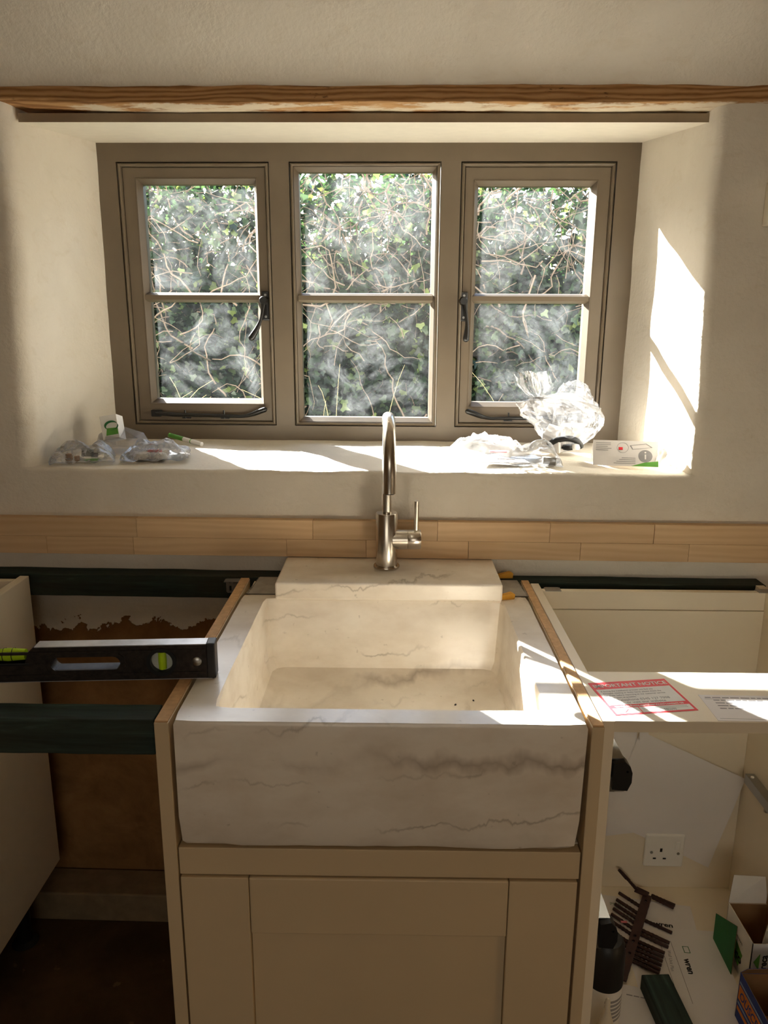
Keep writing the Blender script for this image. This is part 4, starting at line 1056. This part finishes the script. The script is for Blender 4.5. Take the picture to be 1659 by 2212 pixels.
def ragged_bag(size, seed, amp=.2, n=46):
    """a flat-lying bag: two creased skins joined round a ragged outline"""
    top, bot = [], []; fs = []
    for j in range(n+1):
        for i in range(n+1):
            u, v = i/n*2-1, j/n*2-1
            e = min(1-abs(u), 1-abs(v)); dome = min(1, e*2.2)**.6
            x = u*size[0]*(1+.07*noise.noise(Vector((v*2.2, seed, 0)))); y = v*size[1]*(1+.10*noise.noise(Vector((u*2.5, seed, 4))))
            hgt = dome*size[2]*(.55+.35*noise.noise(Vector((u*1.5, v*1.5, seed)))+amp*(ridged((u, v, seed), 1.25, 3)-.8))
            top.append((x, y, max(.0012, hgt)+(1-dome)*.004*(1+math.sin(u*9+v*7+seed)))); bot.append((x, y, .0006+(1-dome)*.004*(1+math.sin(u*9+v*7+seed))))
    K = (n+1)**2
    for j in range(n):
        for i in range(n):
            a = j*(n+1)+i; fs += [(a, a+1, a+n+2, a+n+1), (K+a, K+a+n+1, K+a+n+2, K+a+1)]
    return MB().add(top+bot, fs)

# left: bag of small fittings
t = thing('fittings_bag', 'clear plastic bag of small fittings at the front left corner of the sill', 'plastic bag', (-.728, 1.772, ZS), (0, 0, rad(18)))
ragged_bag((.070, .048, .062), 2.0, .16).build('film', 'milky', t, smooth='auto', fixn=False)
MB().hexa([(-.004, -.004, .010), (.020, -.010, .010), (.026, .006, .010), (.006, .012, .012), (-.002, -.002, .028), (.018, -.008, .024), (.024, .006, .026), (.006, .010, .030)]).box(.018, .034, -.006, .006, .008, .018).build('black_fitting', 'blackplastic', t, bevel=.002)
MB().lathe([(.006, 0), (.009, .004), (.007, .016), (.002, .018)], (-.030, -.006, .002), 14).lathe([(.004, 0), (.007, .003), (.006, .012)], (-.012, -.014, .002), 14).build('tan_fitting', 'card', t, smooth='auto')
MB().box(.002, .036, -.022, -.012, .002, .006).build('green_fitting', 'green', t)
# left: blister tray with a carton in it
t = thing('blister_pack', 'clear blister tray with a small white and green carton at the left of the sill', 'blister pack', (-.672, 1.905, ZS), (0, 0, rad(-12)))
mb = MB(); mb.loops([[Vector(p) for p in q] for q in (
   [(-.070, -.040, .002), (.050, -.052, .002), (.056, .048, .002), (-.062, .056, .002)], [(-.066, -.036, .006), (.046, -.048, .006), (.052, .044, .006), (-.058, .052, .006)],
   [(-.058, -.026, .046), (.032, -.036, .032), (.036, .030, .046), (-.050, .038, .066)])], True, False, True)
mb.build('tray', 'blister', t, bevel=.003)
c = MB().box(-.024, .018, -.026, .020, -.030, .030).build('carton', 'white', t, bevel=.001); c.location = (-.030, .004, .058); c.rotation_euler = (rad(-14), rad(-10), rad(14))
g = link('carton_print', flat([(-.014, -.020), (.0165, -.020), (.0165, -.004), (-.010, -.002)], [], .0006), 'green', c); g.location = (0, -.0264, 0)
g = link('carton_swirl', flat(circ(.001, .004, .0165, 24, 1, .7), [circ(.004, .001, .0155, 24, 1, .62)], .0006), 'darkgreen', c); g.location = (0, -.0264, 0)
# left: bag with white discs
t = thing('fittings_bag', 'clear plastic bag holding white round caps beside the blister pack on the sill', 'plastic bag', (-.570, 1.822, ZS), (0, 0, rad(10)))
ragged_bag((.076, .062, .060), 5.0, .14).build('film', 'milky', t, smooth='auto', fixn=False)
MB().lathe([(.020, 0), (.021, .004), (.018, .013), (.006, .016)], (-.030, -.022, .002), 28).build('white_cap', 'white', t, smooth='auto')
MB().lathe([(.017, 0), (.018, .004), (.015, .012), (.006, .014)], (.010, -.026, .002), 28).build('white_cap', 'white', t, smooth='auto')
MB().box(-.022, .012, .004, .010, .012, .018).build('red_fitting', 'pink', t)
o = print_row(t, .000, -.050, .03, .003, 4, .0045, 'ink')
# left: correction pen
t = thing('paint_pen', 'white and green touch-up pen lying on the sill below the left casement', 'pen', (-.502, 1.993, ZS+.0062), (0, 0, rad(180-24)))
t.rotation_euler = (0, rad(-7.0), rad(180-32))
MB().lathe([(.004, 0), (.006, .001), (.006, .038)], (0, 0, 0), 20, 'x').build('cap', 'white', t, smooth='auto')
MB().lathe([(.0062, .038), (.0062, .041)], (0, 0, 0), 20, 'x').build('green_ring', 'green', t, smooth='auto')
MB().lathe([(.0059, .041), (.0059, .068)], (0, 0, 0), 20, 'x').build('barrel', 'white', t, smooth='auto')
MB().lathe([(.0060, .068), (.0060, .122), (.003, .124)], (0, 0, 0), 20, 'x').build('grip', 'green', t, smooth='auto')

# right: low sprawling bag
t = thing('fittings_bag', 'low crumpled clear plastic bag spread on the sill right of the tap', 'plastic bag', (.258, 1.800, ZS), (0, 0, rad(-4)))
ragged_bag((.132, .066, .088), 9.0, .24, 60).build('film', 'film', t, smooth='auto', fixn=False)
MB().box(.088, .118, -.052, -.034, .002, .020).build('grey_block', 'saw', t, bevel=.002)
sheetp = MB(); sheetp.hexa([(-.055, -.044, .004), (.06, -.040, .004), (.05, -.004, .006), (-.045, -.002, .006), (-.055, -.044, .0052), (.06, -.040, .0052), (.05, -.004, .0072), (-.045, -.002, .0072)]).build('leaflet', 'paper', t)
MB().box(-.030, .01, .01, .03, .020, .022).build('red_card', 'pink', t)
# right: knotted bag
def knotted():
    t = thing('knotted_bag', 'tall knotted clear plastic bag of fittings on the right of the sill', 'plastic bag', (.432, 1.945, ZS))
    n, m = 96, 44; L = []
    for j in range(m+1):
        s = j/m; ring = []
        if s < .64:
            q = s/.64; z = .135*(1-(1-q)**1.5); rr = (math.sin(min(1, q*1.12)*math.pi*.5)**.55)*(1-.88*max(0, (q-.52)/.48)**1.35) if q > 0 else .0
            rr = max(rr, .02); cx = lerp(.0, -.070, max(0, (q-.35)/.65)**1.2)
        else:
            q = (s-.64)/.36; z = .135+.062*q; rr = .105+.30*math.sin(min(1, q*1.15)*math.pi*.62)**1.2; cx = -.070-.022*q
        for k in range(n):
            a = 2*math.pi*k/n
            pl = .0 if s < .30 else min(1, (s-.30)/.3)
            fold = 1+pl*.26*math.sin(9*a+2*math.sin(2*a)+3*s)+pl*.12*math.sin(19*a+1+4*s)
            cr = .17*(ridged((math.cos(a)*1.1, math.sin(a)*1.1, z*14+3), 1.9)-.9)
            r = rr*fold*(1+cr)
            ax_, ay_ = (.115 if math.cos(a) > 0 else .098), .078
            if s >= .64: ax_, ay_ = .090, .072
            zz = z*(1+.10*noise.noise(Vector((math.cos(a)*2, math.sin(a)*2, s*5)))) + (.005*math.sin(5*a)*max(0, (s-.8)/.2) if s > .8 else 0)
            if s < .64: zz += .030*max(0, math.cos(a-.35))*min(1, rr)*q
            ring.append(Vector((cx+ax_*r*math.cos(a), ay_*r*math.sin(a), max(.001, zz))))
        L.append(ring)
    MB().loops(L, True, True, False).build('film', 'film', t, smooth='auto', fixn=False)
    MB().lathe([(.011, -.004), (.0135, 0), (.011, .004)], (-.070, 0, .135), 20, caps=False).build('tie', 'white', t, smooth='auto')
    mb = MB().tube(bez((-.045, -.03, .022), (-.02, -.045, .05), (.03, -.045, .045), (.036, -.03, .018), 12), .0075, 10); mb.lathe([(.013, 0), (.016, .004), (.013, .012)], (.004, -.035, .012), 20); mb.build('black_fitting', 'blackplastic', t, smooth='auto')
    MB().lathe([(.010, 0), (.012, .004), (.009, .012), (.003, .014)], (.020, -.042, .014), 18).build('white_fitting', 'white', t, smooth='auto')
    MB().hexa([(-.065, -.02, .004), (-.02, -.05, .004), (.01, .01, .006), (-.04, .03, .006), (-.058, -.018, .05), (-.022, -.044, .034), (.004, .008, .06), (-.034, .026, .07)]).build('inner_leaflet', 'paper', t, bevel=.002)
knotted()
t = thing('fittings_bag', 'small clear plastic bag leaning on the window behind the knotted bag', 'plastic bag', (.478, 2.060, ZS), (0, 0, 0))
crumpled((.050, .026, .165), 4, .16).build('film', 'film', t, smooth='auto', fixn=False)
MB().box(-.03, .03, -.006, .006, .004, .06).build('inner_card', 'white', t, bevel=.002)
# right: folded instruction leaflet standing as a low tent
def leaflet():
    t = thing('instruction_leaflet', 'folded white instruction leaflet with a green corner on the right of the sill', 'leaflet', (.536, 1.772, ZS), (0, 0, rad(-10)))
    tilt = 34
    f = bpy.data.objects.new('front_page', None); COL.objects.link(f); f.parent = t; f.location = (0, -.030, .0015); f.rotation_euler = (rad(-tilt), 0, 0)
    w, hh = .072, .064
    MB().box(-w, w, -.0003, .0003, 0, hh).build('page', 'paper', f)
    bk = MB().box(-w, w, -.0003, .0003, 0, hh).build('back_page', 'paper', t); bk.location = (0, .044, .0015); bk.rotation_euler = (rad(36), 0, 0)
    MB().add([(w-.060, -.0006, 0), (w, -.0006, 0), (w, -.0006, .014), (w-.030, -.0006, .010)], [(0, 1, 2, 3)]).build('green_corner', 'green', f)
    g = link('info_disc', flat(circ(.044, .026, .0155, 28), [], .0004), 'greyink', f); g.location = (0, -.0005, 0)
    MB().box(.0425, .0455, -.0010, -.0008, .018, .030).lathe([(.002, -.0010), (.002, -.0008)], (.044, 0, .035), 12, 'y').build('info_letter', 'paper', f)
    g = link('drawing_ring', flat(circ(-.006, .046, .0130, 28), [circ(-.006, .046, .0124, 28)], .0004), 'greyink', f); g.location = (0, -.0005, 0)
    MB().box(-.015, -.006, -.0009, -.0006, .040, .047).build('red_mark', 'red', f)
    g = link('drawing_tray', flat([(.010, .052), (.046, .058), (.060, .048), (.016, .042)], [(.0125, .0515), (.0455, .0568), (.0575, .0482), (.0168, .0432)][::-1] and [[(.0125, .0515), (.0455, .0568), (.0575, .0482), (.0168, .0432)]], .0004), 'greyink', f); g.location = (0, -.0005, 0)
    for i in range(5):
        rr = random.Random(i); mb = MB(); z = .038+i*.0046; mb.box(-.066, -.030-rr.uniform(0, .010), -.0007, -.0005, z, z+.0012); mb.build('printed_line', 'greyink', f)
    for i in range(4):
        z = .006+i*.0046; MB().box(-.026+i*.006, .022, -.0007, -.0005, z, z+.0012).build('printed_line', 'greyink', f)
leaflet()
sheet('paper_scrap', [(.592, 1.735, ZS+.001), (.618, 1.745, ZS+.001), (.622, 1.758, ZS+.040), (.604, 1.752, ZS+.038)], 'small curled scrap of white tape at the right end of the sill', mat='white', curl=.012, n=8, seed=8, cat='tape scrap')
